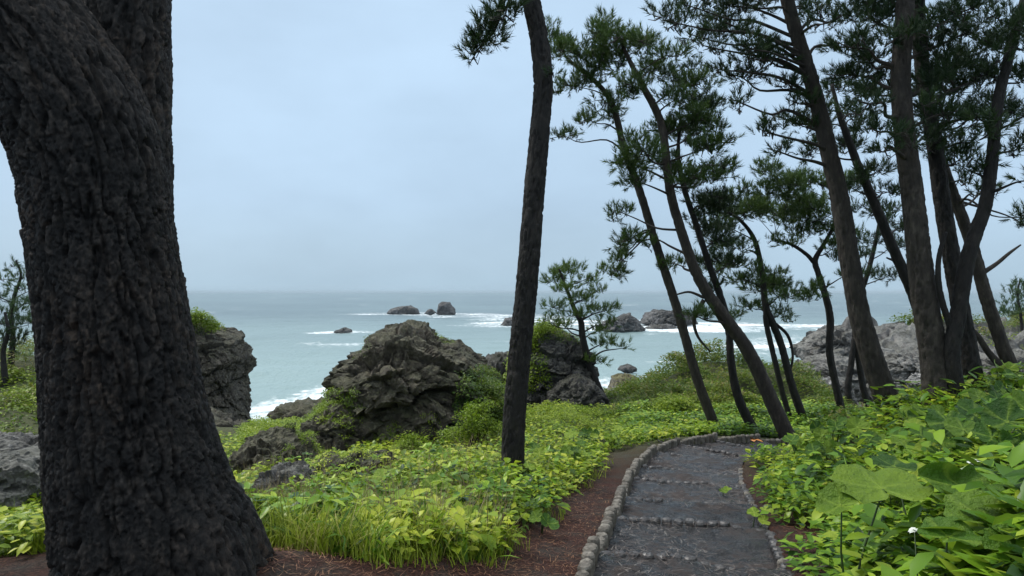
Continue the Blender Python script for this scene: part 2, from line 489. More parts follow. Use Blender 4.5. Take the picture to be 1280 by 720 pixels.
# ------------------------------------------------------------------ footpath
m, N, L, b = newmat('wet_path')
n1 = noise_node(N, L, 2.2, 5, 0.62); n2 = noise_node(N, L, 60, 5, 0.75); n3 = noise_node(N, L, 7, 6, 0.72, stretch=(1, 1.9, 1))
c1 = ramp_node(N, L, n2.outputs['Fac'], [(0.40, (0.004, 0.004, 0.004)), (0.52, (0.022, 0.021, 0.021)), (0.66, (0.16, 0.154, 0.15))])
c2 = ramp_node(N, L, n3.outputs['Fac'], [(0.35, (0.005, 0.004, 0.004)), (0.62, (0.060, 0.043, 0.036))])
f = ramp_node(N, L, n1.outputs['Fac'], [(0.42, (0, 0, 0)), (0.6, (1, 1, 1))])
L.new(mixc(N, L, f.outputs[0], c1.outputs[0], c2.outputs[0]), b.inputs['Base Color'])
rr = ramp_node(N, L, mixc(N, L, .5, n3.outputs['Fac'], n1.outputs['Fac']), [(0.40, (0.07, 0.07, 0.07)), (0.49, (0.25, 0.25, 0.25)), (.56, (.85, .85, .85))])
L.new(rr.outputs[0], b.inputs['Roughness']); b.inputs['Specular IOR Level'].default_value = 0.5
mh = mixc(N, L, 0.4, n3.outputs['Fac'], n2.outputs['Fac'])
bump(N, L, b, mh, 1.0, 0.08)
M['wet_path'] = m
path = thing('footpath', (0, 0, 0), None, None); tag(path, 'dark wet stepped footpath edged with short round logs', kind='structure')
def tread(i):
    s0, s1 = EDG[i], EDG[i + 1]
    ns, no = max(8, int((s1 - s0) / 0.045)), 42
    S = np.linspace(s0, s1 - 0.005, ns); O = np.linspace(-HALF, HALF, no)
    s_, o_ = np.meshgrid(S, O, indexing='ij'); s_, o_ = s_.ravel(), o_.ravel()
    x, y = path_at(s_, o_)
    p = np.stack([x, y, 0 * x], 1)
    lim = np.interp(s_, PS, PC[:, 2])
    z = tread_z(s_) * 0.9 + lim * 0.1 + fbm(p * 1.6, 3) * 0.032 + fbm(p * 6, 5, .6) * 0.034 - 0.02 * np.cos(o_ / HALF * 1.5) - 0.035 * sstep(0.35, 0.0, s_ - s0)
    V = np.stack([x, y, z], 1)
    # front skirt, so that the drop at the log row is closed
    k = np.arange(no) + (ns - 1) * no
    sk = V[k].copy(); sk[:, 2] -= 0.28
    n0 = len(V); V = np.vstack([V, sk])
    q = np.vstack([grid_faces(ns, no), np.stack([k[:-1], k[1:], n0 + np.arange(1, no), n0 + np.arange(no - 1)], 1)])
    return V, q
for i in range(len(EDG) - 1):
    V, q = tread(i); obj('step_tread', V, q, M['wet_path'], path)

m, N, L, b = newmat('weathered_log')
n1 = noise_node(N, L, 14, 5, 0.65); n2 = noise_node(N, L, 70, 4, 0.7)
oi = N.new('ShaderNodeObjectInfo')
c1 = ramp_node(N, L, n1.outputs['Fac'], [(0.3, (0.05, 0.042, 0.033)), (0.5, (0.145, 0.128, 0.104)), (0.75, (0.28, 0.255, 0.215))])
c2 = mixc(N, L, oi.outputs['Random'], (0.6, 0.58, 0.55), (1.0, 1.0, 1.0))
L.new(mixc(N, L, 1.0, c1.outputs[0], c2, 'MULTIPLY'), b.inputs['Base Color']); b.inputs['Roughness'].default_value = 0.7
bump(N, L, b, n2.outputs['Fac'], 0.6, 0.006)
M['log'] = m
m2, N, L, b = newmat('muddy_log')
n1 = noise_node(N, L, 12, 5, 0.65)
c1 = ramp_node(N, L, n1.outputs['Fac'], [(0.35, (0.014, 0.012, 0.012)), (0.55, (0.05, 0.046, 0.044)), (0.8, (0.15, 0.142, 0.135))])
L.new(c1.outputs[0], b.inputs['Base Color']); b.inputs['Roughness'].default_value = 0.45
M['log_mud'] = m2

def log_mesh(seed, h, r, mat):
    rg = np.random.default_rng(seed); n = 12
    th = np.linspace(0, 2 * math.pi, n, endpoint=False)
    wob = 1 + 0.06 * np.sin(th * 2 + rg.random() * 6) + rg.normal(0, 0.02, n)
    V = []
    for zz, k in ((-h, 1.0), (-0.024, 1.0), (-0.007, 0.86), (0.004, 0.5)):
        V.append(np.stack([np.cos(th) * r * wob * k, np.sin(th) * r * wob * k, np.full(n, zz) + (rg.normal(0, 0.002, n) if zz > -h else 0)], 1))
    V = np.vstack(V + [np.array([[0, 0, 0.0]])])
    q = np.vstack([np.stack([a * n + np.arange(n), a * n + (np.arange(n) + 1) % n, (a + 1) * n + (np.arange(n) + 1) % n, (a + 1) * n + np.arange(n)], 1) for a in range(3)])
    t = np.stack([3 * n + np.arange(n), 3 * n + (np.arange(n) + 1) % n, np.full(n, 4 * n)], 1)
    me = mesh_data('log', V, [q, t], False); me.materials.append(mat)
    return me
LOGS = [log_mesh(i, 0.5, 0.054, M['log']) for i in range(4)]
LOGS_S = [log_mesh(20 + i, 0.3, 0.052, M['log_mud']) for i in range(4)]
def put_log(parent, meshes, x, y, z, tilt=0.05):
    o = bpy.data.objects.new('log', random.choice(meshes)); COL.objects.link(o); o.parent = parent
    o.location = (x, y, z)
    o.rotation_euler = (random.uniform(-tilt, tilt), random.uniform(-tilt, tilt), random.uniform(0, 6.28))
    return o
# rows of logs across the path at each step
for k, s in enumerate(STEPS):
    if s < s_of_y(2.6) or s > s_of_y(13.4): continue
    n = 13
    for j in range(n):
        off = (j - (n - 1) / 2) * 0.109
        x, y = path_at(s + random.uniform(-.012, .012) + 0.03 * math.sin(j * .5 + k), off)
        rise = random.uniform(.002, .018) if off > -0.1 + .35 * math.sin(k * 2.3) else random.uniform(-0.04, -0.005)
        put_log(path, LOGS_S, float(x), float(y), float(tread_z(s - 0.05) * 0.9 + np.interp(s, PS, PC[:, 2]) * 0.1 + rise), 0.03)
# raised edging on the left, level within each tread and dropping at every step
edge_l = thing('log_edging', (0, 0, 0), 'raised row of pale round log tops along the left side of the path', 'log edging')
s = s_of_y(4.75)
while s < s_of_y(13.55) + 1.5:
    x, y = path_at(s, HALF + 0.05)
    i = int(np.clip(np.searchsorted(EDG, s, side='right') - 1, 0, len(TREADZ) - 1))
    z = TREADZ[i] + 0.125
    put_log(edge_l, LOGS, float(x), float(y), float(z + random.uniform(-.012, .012)), 0.04)
    s += 0.116 if y < 12.3 else 0.098
edge_r = thing('log_edging', (0, 0, 0), 'low muddy row of round logs along the right side of the path', 'log edging')
s = s_of_y(4.6)
while s < s_of_y(10.9):
    x, y = path_at(s, -(HALF + 0.03))
    put_log(edge_r, LOGS_S if random.random() < .8 else LOGS, float(x), float(y), float(np.interp(s, PS, PC[:, 2]) + 0.045 + random.uniform(-.012, .012)), 0.05)
    s += 0.135

# ------------------------------------------------------------------ sea
m, N, L, b = newmat('sea_water')
a = N.new('ShaderNodeAttribute'); a.attribute_name = 'foam'
a2 = N.new('ShaderNodeAttribute'); a2.attribute_name = 'shallow'
base = mixc(N, L, a2.outputs['Fac'], (0.095, 0.14, 0.15), (0.235, 0.325, 0.315))
n1 = noise_node(N, L, 0.9, 6, 0.7, stretch=(1, 0.55, 1)); n4 = noise_node(N, L, 0.12, 5, 0.65, stretch=(0.5, 1.2, 1))
fm = N.new('ShaderNodeMath'); fm.operation = 'ADD'
L.new(a.outputs['Fac'], fm.inputs[0])
nn = N.new('ShaderNodeMath'); nn.operation = 'MULTIPLY_ADD'; nn.inputs[1].default_value = 2.4; nn.inputs[2].default_value = -1.38
L.new(n1.outputs['Fac'], nn.inputs[0]); L.new(nn.outputs[0], fm.inputs[1])
fr = ramp_node(N, L, fm.outputs[0], [(0.22, (0, 0, 0)), (0.80, (1, 1, 1))])
L.new(mixc(N, L, fr.outputs[0], base, (0.82, 0.86, 0.87)), b.inputs['Base Color'])
ro = N.new('ShaderNodeMapRange'); ro.inputs[3].default_value = 0.30; ro.inputs[4].default_value = 0.9
L.new(fr.outputs[0], ro.inputs[0]); L.new(ro.outputs[0], b.inputs['Roughness'])
b.inputs['Specular IOR Level'].default_value = 0.22
mm = mixc(N, L, 0.45, n1.outputs['Fac'], n4.outputs['Fac'])
bump(N, L, b, mm, 0.9, 1.1)
M['sea'] = m
SEA_ROCKS = []     # (x, y, rx, ry) used for the surf
def sea_build():
    ang = np.linspace(R(-62), R(62), 340)
    rad = np.concatenate([np.geomspace(36, 900, 220), np.geomspace(930, 24000, 30)])
    rr_, aa = np.meshgrid(rad, ang, indexing='ij')
    x = (rr_ * np.sin(aa)).ravel(); y = (rr_ * np.cos(aa)).ravel()
    p = np.stack([x, y, 0 * x], 1)
    r = np.hypot(x, y)
    z = SEA + (fbm(p * np.array([0.06, 0.11, 1]), 4) * 0.55 + fbm(p * np.array([0.35, 0.5, 1]), 3) * 0.16) * np.clip(1.5 - r / 900, 0.0, 1)
    foam = np.zeros(len(x))
    warp = fbm(p * 0.05, 3) * 10
    st = fbm(p * np.array([0.035, 0.16, 1]) + 5.0, 4)
    for (cx, cy, rx, ry, amt) in SEA_ROCKS:
        d = np.sqrt(((x - cx + warp) / rx) ** 2 + ((y - cy + warp * .6) / ry) ** 2)
        foam = np.maximum(foam, amt * (1 - sstep(0.55, 1.35, d)) * (0.62 + 0.9 * st))
    # small whitecaps in the open
    wc = fbm(p * np.array([0.028, 0.055, 1]) + 31, 4)
    foam = np.maximum(foam, sstep(0.36, 0.6, wc) * 0.55)
    # surf against the shore
    inside = (x > -46) & (x < 42) & (y < 62)
    zz = np.full(len(x), -30.0); zz[inside] = gzat(x[inside], y[inside])
    foam = np.maximum(foam, sstep(-14.5, -10.6, zz) * (0.55 + 0.8 * st))
    sh = np.clip(1.0 - sstep(70, 420, r) * 0.95 + 0.25 * fbm(p * 0.012, 3), 0, 1)
    o = obj('sea', np.stack([x, y, z], 1), grid_faces(len(rad), len(ang)), M['sea'], attrs={'foam': np.clip(foam, 0, 1.2), 'shallow': sh})
    tag(o, 'choppy turquoise sea with white surf reaching to a hazy horizon', kind='structure')

# ------------------------------------------------------------------ rocks
def rock_mat(name, dark, mid, light, moss=(0.06, 0.075, 0.02), mossamt=0.5, sc=1.0, rough=0.8, crack=0.35):
    m, N, L, b = newmat(name)
    n1 = noise_node(N, L, 1.3 * sc, 7, 0.68); n2 = noise_node(N, L, 9 * sc, 6, 0.7); n3 = noise_node(N, L, 0.9 * sc, 4, 0.6)
    r1 = ramp_node(N, L, n2.outputs['Fac'], [(0.3, dark), (0.52, mid), (0.75, light)])
    r2 = ramp_node(N, L, n1.outputs['Fac'], [(0.38, (0.45, 0.43, 0.40)), (0.55, (1, 1, 1)), (0.7, (1.35, 1.32, 1.28))])
    c = mixc(N, L, 1.0, r1.outputs[0], r2.outputs[0], 'MULTIPLY')
    g_ = N.new('ShaderNodeNewGeometry'); sp = N.new('ShaderNodeSeparateXYZ'); L.new(g_.outputs['Normal'], sp.inputs[0])
    ad = N.new('ShaderNodeMath'); ad.operation = 'MULTIPLY_ADD'; ad.inputs[1].default_value = 0.45; L.new(sp.outputs['Z'], ad.inputs[0]); L.new(n3.outputs['Fac'], ad.inputs[2])
    mk = ramp_node(N, L, ad.outputs[0], [(0.62, (0, 0, 0)), (0.86, (mossamt,) * 3)])
    L.new(mixc(N, L, mk.outputs[0], c, moss), b.inputs['Base Color'])
    b.inputs['Roughness'].default_value = rough
    b.inputs['Specular IOR Level'].default_value = 0.4
    v = N.new('ShaderNodeTexVoronoi'); v.feature = 'DISTANCE_TO_EDGE'; v.inputs['Scale'].default_value = 3.2 * sc
    g2 = N.new('ShaderNodeNewGeometry'); wv = N.new('ShaderNodeVectorMath'); wv.operation = 'ADD'
    L.new(g2.outputs['Position'], wv.inputs[0]); L.new(n2.outputs['Color'], wv.inputs[1]); L.new(wv.outputs[0], v.inputs['Vector'])
    cr_ = ramp_node(N, L, v.outputs['Distance'], [(0.0, (0, 0, 0)), (0.06, (1, 1, 1))])
    hh = mixc(N, L, crack, n2.outputs['Fac'], cr_.outputs[0])
    bump(N, L, b, hh, 1.0, 0.16 / sc)
    return m
M['rock'] = rock_mat('rock', (0.048, 0.038, 0.026), (0.125, 0.104, 0.074), (0.27, 0.24, 0.195), mossamt=0.4)
M['rock_left'] = rock_mat('rock_left', (0.045, 0.037, 0.029), (0.105, 0.090, 0.070), (0.21, 0.187, 0.155), mossamt=0.3, sc=0.8)
M['rock_grey'] = rock_mat('rock_grey', (0.05, 0.046, 0.044), (0.11, 0.102, 0.098), (0.19, 0.18, 0.172), mossamt=0.25)
M['rock_pale'] = rock_mat('rock_pale', (0.085, 0.08, 0.074), (0.19, 0.18, 0.17), (0.33, 0.315, 0.295), mossamt=0.25, sc=0.7)
M['rock_shore'] = rock_mat('rock_shore', (0.16, 0.15, 0.14), (0.235, 0.223, 0.21), (0.33, 0.317, 0.30), moss=(0.10, 0.13, 0.05), mossamt=0.15, sc=0.35, crack=0.08)
M['rock_white'] = rock_mat('rock_white', (0.2, 0.19, 0.18), (0.34, 0.33, 0.315), (0.5, 0.49, 0.47), mossamt=0.1, sc=0.5)
M['rock_sea'] = rock_mat('rock_sea', (0.07, 0.066, 0.066), (0.13, 0.124, 0.124), (0.22, 0.213, 0.213), mossamt=0.1, sc=0.12)  # greys lightened: some haze over the far rocks is put into the colour
M['rock_tan'] = rock_mat('rock_tan', (0.10, 0.085, 0.06), (0.18, 0.155, 0.11), (0.27, 0.24, 0.18), moss=(0.14, 0.13, 0.04), mossamt=0.7, sc=0.4)

_ico = {}
def ico(sub):
    if sub not in _ico:
        bm = bmesh.new(); bmesh.ops.create_icosphere(bm, subdivisions=sub, radius=1.0)
        bm.verts.ensure_lookup_table()
        V = np.array([v.co[:] for v in bm.verts]); T = np.array([[v.index for v in f_.verts] for f_ in bm.faces]); bm.free()
        _ico[sub] = (V, T)
    return _ico[sub]

def rock(name, poly, Y, depth, mat, label, cat='rock', group=None, sub=5, seed=0, amp=1.0, ledge=0.0, box=0.75, tilt=0.0, facet=1.0, parent_name='rock_face'):
    """poly: outline in pixels at distance Y, star-shaped about its middle; depth: half extent along y"""
    pts = np.array([at(px, py, Y) for px, py in poly])
    P2 = pts[:, [0, 2]]
    c = P2.mean(0)
    D, T = ico(sub)
    th = np.arctan2(D[:, 2], D[:, 0])
    pa = np.arctan2(P2[:, 1] - c[1], P2[:, 0] - c[0]); pr = np.hypot(P2[:, 0] - c[0], P2[:, 1] - c[1])
    o_ = np.argsort(pa); pa, pr = pa[o_], pr[o_]
    # ray / polygon: interpolate linearly along each polygon side
    pa2 = np.concatenate([[pa[-1] - 2 * math.pi], pa, [pa[0] + 2 * math.pi]]); pr2 = np.concatenate([[pr[-1]], pr, [pr[0]]])
    k = np.clip(np.searchsorted(pa2, th) - 1, 0, len(pa2) - 2)
    a0, a1, r0, r1 = pa2[k], pa2[k + 1], pr2[k], pr2[k + 1]
    den = r0 * np.sin(th - a0) + r1 * np.sin(a1 - th)
    rad = r0 * r1 * np.sin(a1 - a0) / np.where(np.abs(den) < 1e-6, 1e-6, den)
    s = np.hypot(D[:, 0], D[:, 2])
    S = s ** box
    yy = np.sign(D[:, 1]) * np.abs(D[:, 1]) ** 0.8
    V = np.stack([c[0] + np.cos(th) * rad * S, Y + yy * depth, c[1] + np.sin(th) * rad * S], 1)
    size = float(np.sqrt(np.mean(pr) * depth))
    rel = V - np.array([c[0], Y, c[1]])
    V[:, 1] += tilt * rel[:, 2]
    n = np.stack([np.cos(th) * s / np.maximum(rad, .1), D[:, 1] / depth, np.sin(th) * s / np.maximum(rad, .1)], 1); n /= np.linalg.norm(n, axis=1)[:, None] + 1e-9
    q = V / size + seed * 7.7
    wq = q + 0.07 * np.stack([fbm(q * 2, 3), fbm(q * 2 + 9, 3), fbm(q * 2 + 19, 3)], 1)
    f1, f2, cid, fa = worley(wq * 1.5, True)
    g1, g2, gid, ga = worley(wq * np.array([3.6, 3.6, 4.6]) + 3, True)
    h1, h2, hid, ha = worley(wq * np.array([9, 9, 12.0]) + 5, True)
    front = 0.35 + 0.65 * np.abs(D[:, 1])               # keep the outline close to the one seen
    d = (cid - 0.5) * 0.14 * facet + fa * 0.30 * facet ** 1.6 - 0.05 * (1 - sstep(0, .07, f2 - f1))
    d = d + (gid - .5) * 0.07 * facet + ga * 0.17 * facet - 0.03 * (1 - sstep(0, .09, g2 - g1))
    d = d + (hid - .5) * 0.04 * facet + ha * 0.075 - 0.012 * (1 - sstep(0, .12, h2 - h1))
    d = d + fbm(q * 2.6, 4, 0.55) * 0.08 + fbm(q * 8, 5, 0.62, True) * 0.035 + fbm(q * 26, 3, .6) * .016 + fbm(q * 13 + 4, 4, .6) * .022
    d = d - np.percentile(d, 62)
    if ledge:
        u = V[:, 2] / size * 3.2 + fbm(q * 1.3, 3) * 1.1 + 0.4 * V[:, 0] / size * 0.3
        d = d + ledge * (sstep(0.0, 0.10, u % 1.0) * (1.0 - 0.6 * (u % 1.0)) - 0.5) * 0.20
    V = V + n * (d * size * amp * front)[:, None]
    base = np.array([c[0], Y, V[:, 2].min()])
    if cat is None:
        o = obj(name, V, T, mat, None, True)
        return o, V, T
    o = obj(name, V - base, T, mat, None, sub < 6); o.location = base
    tag(o, label, cat, group)
    return o, V, T

big, bigV, bigT = rock('sea_crag', [(352, 560), (400, 520), (425, 492), (433, 460), (437, 450), (462, 434), (480, 421), (498, 409), (512, 404), (526, 409), (541, 424), (562, 433), (586, 449), (603, 466), (622, 484), (632, 520), (628, 575), (540, 600), (420, 600)],
     18.5, 3.0, M['rock'], 'big dark craggy rock with peaked top between the two nearest trunks', 'rock', sub=7, seed=1, ledge=1.5, amp=0.8, facet=.55)
cliff, cliffV, cliffT = rock('cliff', [(150, 400), (200, 398), (240, 402), (260, 412), (286, 421), (298, 430), (304, 447), (296, 475), (300, 505), (304, 545), (290, 590), (200, 600), (120, 560)],
     31, 2.4, M['rock_left'], 'brown layered cliff beside the huge left trunk, dropping to the water', 'cliff', sub=7, seed=2, ledge=1.6, amp=0.62, box=0.6, facet=.7)
ridge, ridgeV, ridgeT = rock('ridge_rock', [(338, 572), (372, 538), (410, 508), (440, 494), (468, 510), (475, 560), (440, 600), (360, 605)], 16.6, 1.6, M['rock'], 'mossy ridge running down left from the big dark crag', 'rock', sub=6, seed=41, ledge=1.2, amp=.7, facet=.6)
rock('ledge_rock', [(240, 514), (275, 524), (300, 532), (325, 548), (330, 575), (300, 610), (230, 600), (220, 540)], 24, 1.8, M['rock_left'], 'low sloping grey ledge at the foot of the brown cliff', 'rock', sub=6, seed=3, ledge=1.4, amp=.8)
rock('boulder', [(343, 512), (358, 503), (385, 501), (415, 505), (425, 520), (420, 550), (360, 550), (345, 532)], 46, 2.5, M['rock'], 'rounded dark boulder at the edge of the foaming water', 'rock', sub=5, seed=4, amp=.7)
rk2, rk2V, rk2T = rock('weathered_rock', [(640, 445), (655, 415), (680, 408), (712, 420), (735, 440), (742, 460), (748, 500), (740, 535), (660, 540), (635, 510)], 23.5, 2.0, M['rock_grey'], 'tall grey weathered rock behind the little leaning pine', 'rock', sub=7, seed=5, ledge=.9, amp=.8, facet=.6)
rock('boulder', [(684, 488), (700, 475), (722, 468), (742, 476), (758, 500), (762, 522), (740, 535), (690, 535), (678, 512)], 21.3, 1.1, M['rock_grey'], 'smooth grey boulder at the foot of the little leaning pine', 'rock', sub=6, seed=6, amp=.6)
rock('boulder', [(598, 465), (610, 446), (624, 440), (640, 442), (648, 460), (640, 490), (600, 490)], 26, 1.2, M['rock_grey'], 'small reddish grey rock just left of the middle pine trunk', 'rock', sub=5, seed=7, amp=.8)
oc1 = rock('outcrop', [(285, 575), (318, 548), (350, 540), (378, 552), (395, 585), (370, 625), (310, 640), (280, 610)], 12.6, 1.1, M['rock'], 'mossy outcrop below the big rock, nearest the huge trunk', 'rock', sub=6, seed=8, amp=.9)
rock('outcrop', [(318, 606), (335, 588), (365, 584), (390, 598), (398, 630), (370, 660), (325, 655)], 9.2, .6, M['rock_pale'], 'small pale lichen-grey rock in the grass', 'rock', sub=6, seed=9, amp=.9)
oc2 = rock('outcrop', [(380, 590), (408, 578), (445, 568), (482, 570), (500, 594), (485, 632), (420, 645), (380, 625)], 10.0, .7, M['rock'], 'low dark bank of rock under the grassy ledge', 'rock', sub=6, seed=10, amp=.8)
rock('slab_rock', [(-120, 560), (-40, 553), (20, 556), (60, 566), (90, 590), (90, 640), (40, 668), (-60, 680), (-150, 640)], 11.5, 1.8, M['rock_pale'], 'pale grey slab of rock left of the huge trunk', 'rock', sub=6, seed=11, amp=.7, ledge=.6)
rock('boulder', [(-40, 690), (-10, 672), (30, 664), (60, 668), (60, 700), (10, 710)], 7.0, .5, M['rock_pale'], 'narrow pale stone beneath the slab at the left edge', 'rock', sub=5, seed=12, amp=.6)
# ledges out at sea
rock('sea_stack', [(484, 392), (488, 386), (500, 383), (512, 382), (522, 386), (524, 393), (505, 397)], 390, 8, M['rock_sea'], 'long low rock in the sea, left of the pointed stack', 'sea rock', 'rocks out at sea', sub=5, seed=13, amp=.6)
rock('sea_stack', [(546, 392), (548, 381), (553, 377), (562, 378), (567, 385), (570, 393), (556, 397)], 385, 6, M['rock_sea'], 'upright blocky rock standing in the sea near the horizon', 'sea rock', 'rocks out at sea', sub=5, seed=14, amp=.6)
rock('sea_stack', [(530, 392), (535, 387), (539, 386), (546, 391), (538, 394)], 375, 3, M['rock_sea'], 'tiny pointed rock between the two larger rocks out at sea', 'sea rock', 'rocks out at sea', sub=4, seed=15, amp=.6)
rock('sea_stack', [(414, 418), (420, 413), (430, 410), (438, 412), (441, 418), (428, 421)], 215, 3, M['rock_sea'], 'small wave-washed rock alone in the open water', 'sea rock', 'rocks out at sea', sub=5, seed=16, amp=.7)
rock('sea_stack', [(626, 407), (632, 398), (642, 396), (655, 400), (662, 410), (640, 413)], 262, 5, M['rock_sea'], 'dark sea rock half hidden by the middle pine trunk', 'sea rock', 'rocks out at sea', sub=5, seed=17, amp=.7)
rock('reef', [(742, 416), (755, 402), (772, 398), (786, 392), (800, 402), (805, 416), (775, 421)], 222, 7, M['rock_sea'], 'nearer grey reef with a pointed crest beyond the little pine', 'reef', sub=6, seed=18, amp=.8)
rock('reef', [(800, 404), (812, 392), (830, 388), (850, 389), (865, 396), (870, 405), (835, 412)], 255, 10, M['rock_sea'], 'farther grey reef in white surf left of the thin leaning pine', 'reef', sub=6, seed=19, amp=.8)
rock('reef', [(800, 413), (815, 407), (835, 405), (848, 410), (840, 418), (815, 419)], 235, 6, M['rock_sea'], 'low flat reef in front of the surf', 'reef', sub=5, seed=20, amp=.8)
rock('shore_rock', [(762, 486), (766, 472), (778, 467), (795, 470), (800, 484), (780, 492)], 88, 2.4, M['rock_tan'], 'tan flat-topped rock on the beach beyond the green mound', 'rock', sub=5, seed=21, amp=.6)
rock('shore_rock', [(772, 462), (776, 458), (786, 456), (795, 459), (796, 464), (783, 466)], 105, 1.6, M['rock_sea'], 'small dark rock in the shallows behind the tan rock', 'rock', sub=5, seed=22, amp=.6)
rock('shore_rock', [(740, 505), (752, 490), (775, 484), (800, 488), (812, 505), (780, 520), (745, 520)], 72, 4, M['rock_shore'], 'pale grey shelf of rock in front of the tan beach rock', 'rock', sub=5, seed=23, amp=.5)
for k_, (pl_, Y_, dp, lab) in enumerate((
        ([(985, 474), (1008, 452), (1050, 446), (1085, 456), (1098, 490), (1040, 508), (988, 502)], 44, 2.2, 'broad pale shore slab left of the wishbone of thin stems'),
        ([(1095, 462), (1120, 444), (1160, 440), (1190, 456), (1196, 486), (1140, 502), (1100, 492)], 43, 2.0, 'pale shore block seen behind the thickest pine'),
        ([(1195, 462), (1230, 446), (1275, 440), (1310, 452), (1312, 492), (1240, 502), (1200, 492)], 42, 2.2, 'pale grey shore block behind the rightmost pine'),
        ([(1012, 486), (1034, 472), (1058, 476), (1066, 500), (1030, 508)], 36, 1.0, 'small whitish boulder below the broad shore slab'),
        ([(1136, 478), (1160, 464), (1186, 470), (1192, 494), (1150, 500)], 36, 1.0, 'small whitish boulder behind the clump of trunks'),
        ([(1085, 484), (1100, 474), (1120, 478), (1126, 498), (1096, 502)], 37, .8, 'little grey boulder beside the foot of the thick leaning pine'),
        ([(1000, 436), (1020, 418), (1050, 410), (1075, 420), (1082, 445), (1040, 456), (1005, 452)], 58, 3.0, 'sloping grey crag above the broad shore slab'))):
    rock('shore_rock', pl_, Y_, dp, M['rock_shore'] if k_ not in (3, 4) else M['rock_white'], lab, 'rock', 'rocks of the right shore', sub=6, seed=30 + k_, ledge=1.2, amp=.8)
SEA_ROCKS += [(-50, 395, 46, 26, 1.0), (-10, 370, 42, 26, 1.0), (6, 330, 30, 30, 0.9), (-52, 214, 9, 5, 1.0), (0, 268, 24, 26, 1.0), (32, 258, 42, 22, 1.05), (55, 262, 46, 40, 1.2), (50, 225, 34, 16, 1.1), (20, 300, 40, 18, 1.0), (95, 250, 40, 24, 1.0),
              (14, 92, 10, 9, .9), (-18, 70, 10, 18, 1.15), (-24, 66, 11, 12, 1.1), (-16, 90, 9, 10, .9), (70, 150, 26, 30, .9), (60, 110, 16, 22, .95), (45, 95, 9, 14, .9), (160, 215, 40, 30, .9), (100, 190, 40, 14, .7), (28, 120, 12, 4, .7)]
sea_build()

# rocky shore and headland on the right: one sheet of bare rock
def shore_build():
    X = np.linspace(12, 92, 260); Yv = np.geomspace(35, 118, 220)
    x, y = np.meshgrid(X, Yv); x, y = x.ravel(), y.ravel()
    px = 640 + F * x / y
    ridge = np.interp(px, [930, 985, 1010, 1040, 1080, 1130, 1180, 1240, 1300, 1400], [-12.5, -8.2, -5.2, -3.0, -2.9, -2.9, -3.4, -3.6, -2.6, -2])
    near = np.interp(px, [930, 960, 985, 1050, 1120, 1200, 1280, 1400], [-13, -10, -6.6, -6.0, -5.8, -5.4, -5.2, -4.5])
    t = sstep(38, 62, y)
    z = near * (1 - t) + ridge * t
    z = z - sstep(78, 108, y) * 9.5 * (px < 1195) - sstep(38.5, 34, y) * 8 - sstep(80, 150, y) * 6 * (px >= 1195)
    # far green headland
    hb = np.exp(-((x - 43) / 9) ** 2 - ((y - 74) / 9) ** 2) * 2.6
    hb2 = np.exp(-((x - 62) / 11) ** 2 - ((y - 84) / 14) ** 2) * 2.5
    z = z + hb + hb2
    p = np.stack([x, y, z * 0], 1)
    f1, f2, cid, fa = worley(p * np.array([0.13, 0.17, 1]) + .3 * fbm(p * .2, 3)[:, None], True)
    g1, g2, gid, ga = worley(p * np.array([0.42, 0.6, 1]) + 4, True)
    u = (x * 0.10 - y * 0.16 + fbm(p * 0.06, 3) * 2.2)
    u2 = u * 3.3 + fbm(p * .15, 3)
    led = sstep(0, 0.12, u % 1) * (1 - (u % 1) * .8) + .45 * sstep(0, .15, u2 % 1) * (1 - (u2 % 1))
    rough = (cid - .5) * 1.5 + fa * 1.7 - .7 * (1 - sstep(0, .1, f2 - f1)) + (gid - .5) * 0.35 + ga * .55 - .35 * (1 - sstep(0, .06, g2 - g1)) + led * 2.0 + fbm(p * .3, 5, .6) * 0.9 - .5
    z = z + rough * 0.7 - 1.9
    o = obj('rocky_shore', np.stack([x, y, z], 1), grid_faces(len(Yv), len(X)), M['rock_shore'], smooth=False)
    tag(o, 'pale grey layered rock shore beyond the pine trunks', kind='structure')
    return np.stack([x, y, z], 1).reshape(len(Yv), len(X), 3)
SH = shore_build()

# ------------------------------------------------------------------ pines
def shoot_templates(n=5, needles=25):
    out_ = []
    for k in range(n):
        rg = np.random.default_rng(100 + k)
        L_ = 1.0
        V = []
        for i in range(needles):
            t = rg.random() ** 0.8
            base = np.array([0, 0, t * 0.75])
            ph = rg.random() * 2 * math.pi
            an = R(rg.uniform(22, 68)) * (1.1 - 0.55 * t)
            d = np.array([math.cos(ph) * math.sin(an), math.sin(ph) * math.sin(an), math.cos(an)])
            ln = rg.uniform(0.42, 0.62)
            side = np.cross(d, rg.normal(size=3)); side /= np.linalg.norm(side)
            wd = 0.028
            V += [base - side * wd, base + side * wd, base + d * ln]
        out_.append(np.array(V))
    return out_
SHOOT = shoot_templates()
NT = len(SHOOT[0])

def rot_to(dirs, roll):
    """rotation matrices (n,3,3) that take +z to dirs"""
    d = dirs / (np.linalg.norm(dirs, axis=1)[:, None] + 1e-9)
    up = np.where(np.abs(d[:, 2:3]) > 0.95, np.array([[1.0, 0, 0]]), np.array([[0, 0, 1.0]]))
    x = np.cross(up, d); x /= np.linalg.norm(x, axis=1)[:, None] + 1e-9
    y = np.cross(d, x)
    c, s = np.cos(roll)[:, None], np.sin(roll)[:, None]
    X = x * c + y * s; Yv = -x * s + y * c
    return np.stack([X, Yv, d], 2)

def place(tmpl, pos, Rm, scale):
    """tmpl (k,3) -> (n*k,3)"""
    sc = np.asarray(scale)
    if sc.ndim == 1: sc = sc[:, None]
    T_ = tmpl[None] * sc[:, None, :]
    return (np.einsum('nij,nkj->nki', Rm, T_) + pos[:, None, :]).reshape(-1, 3)

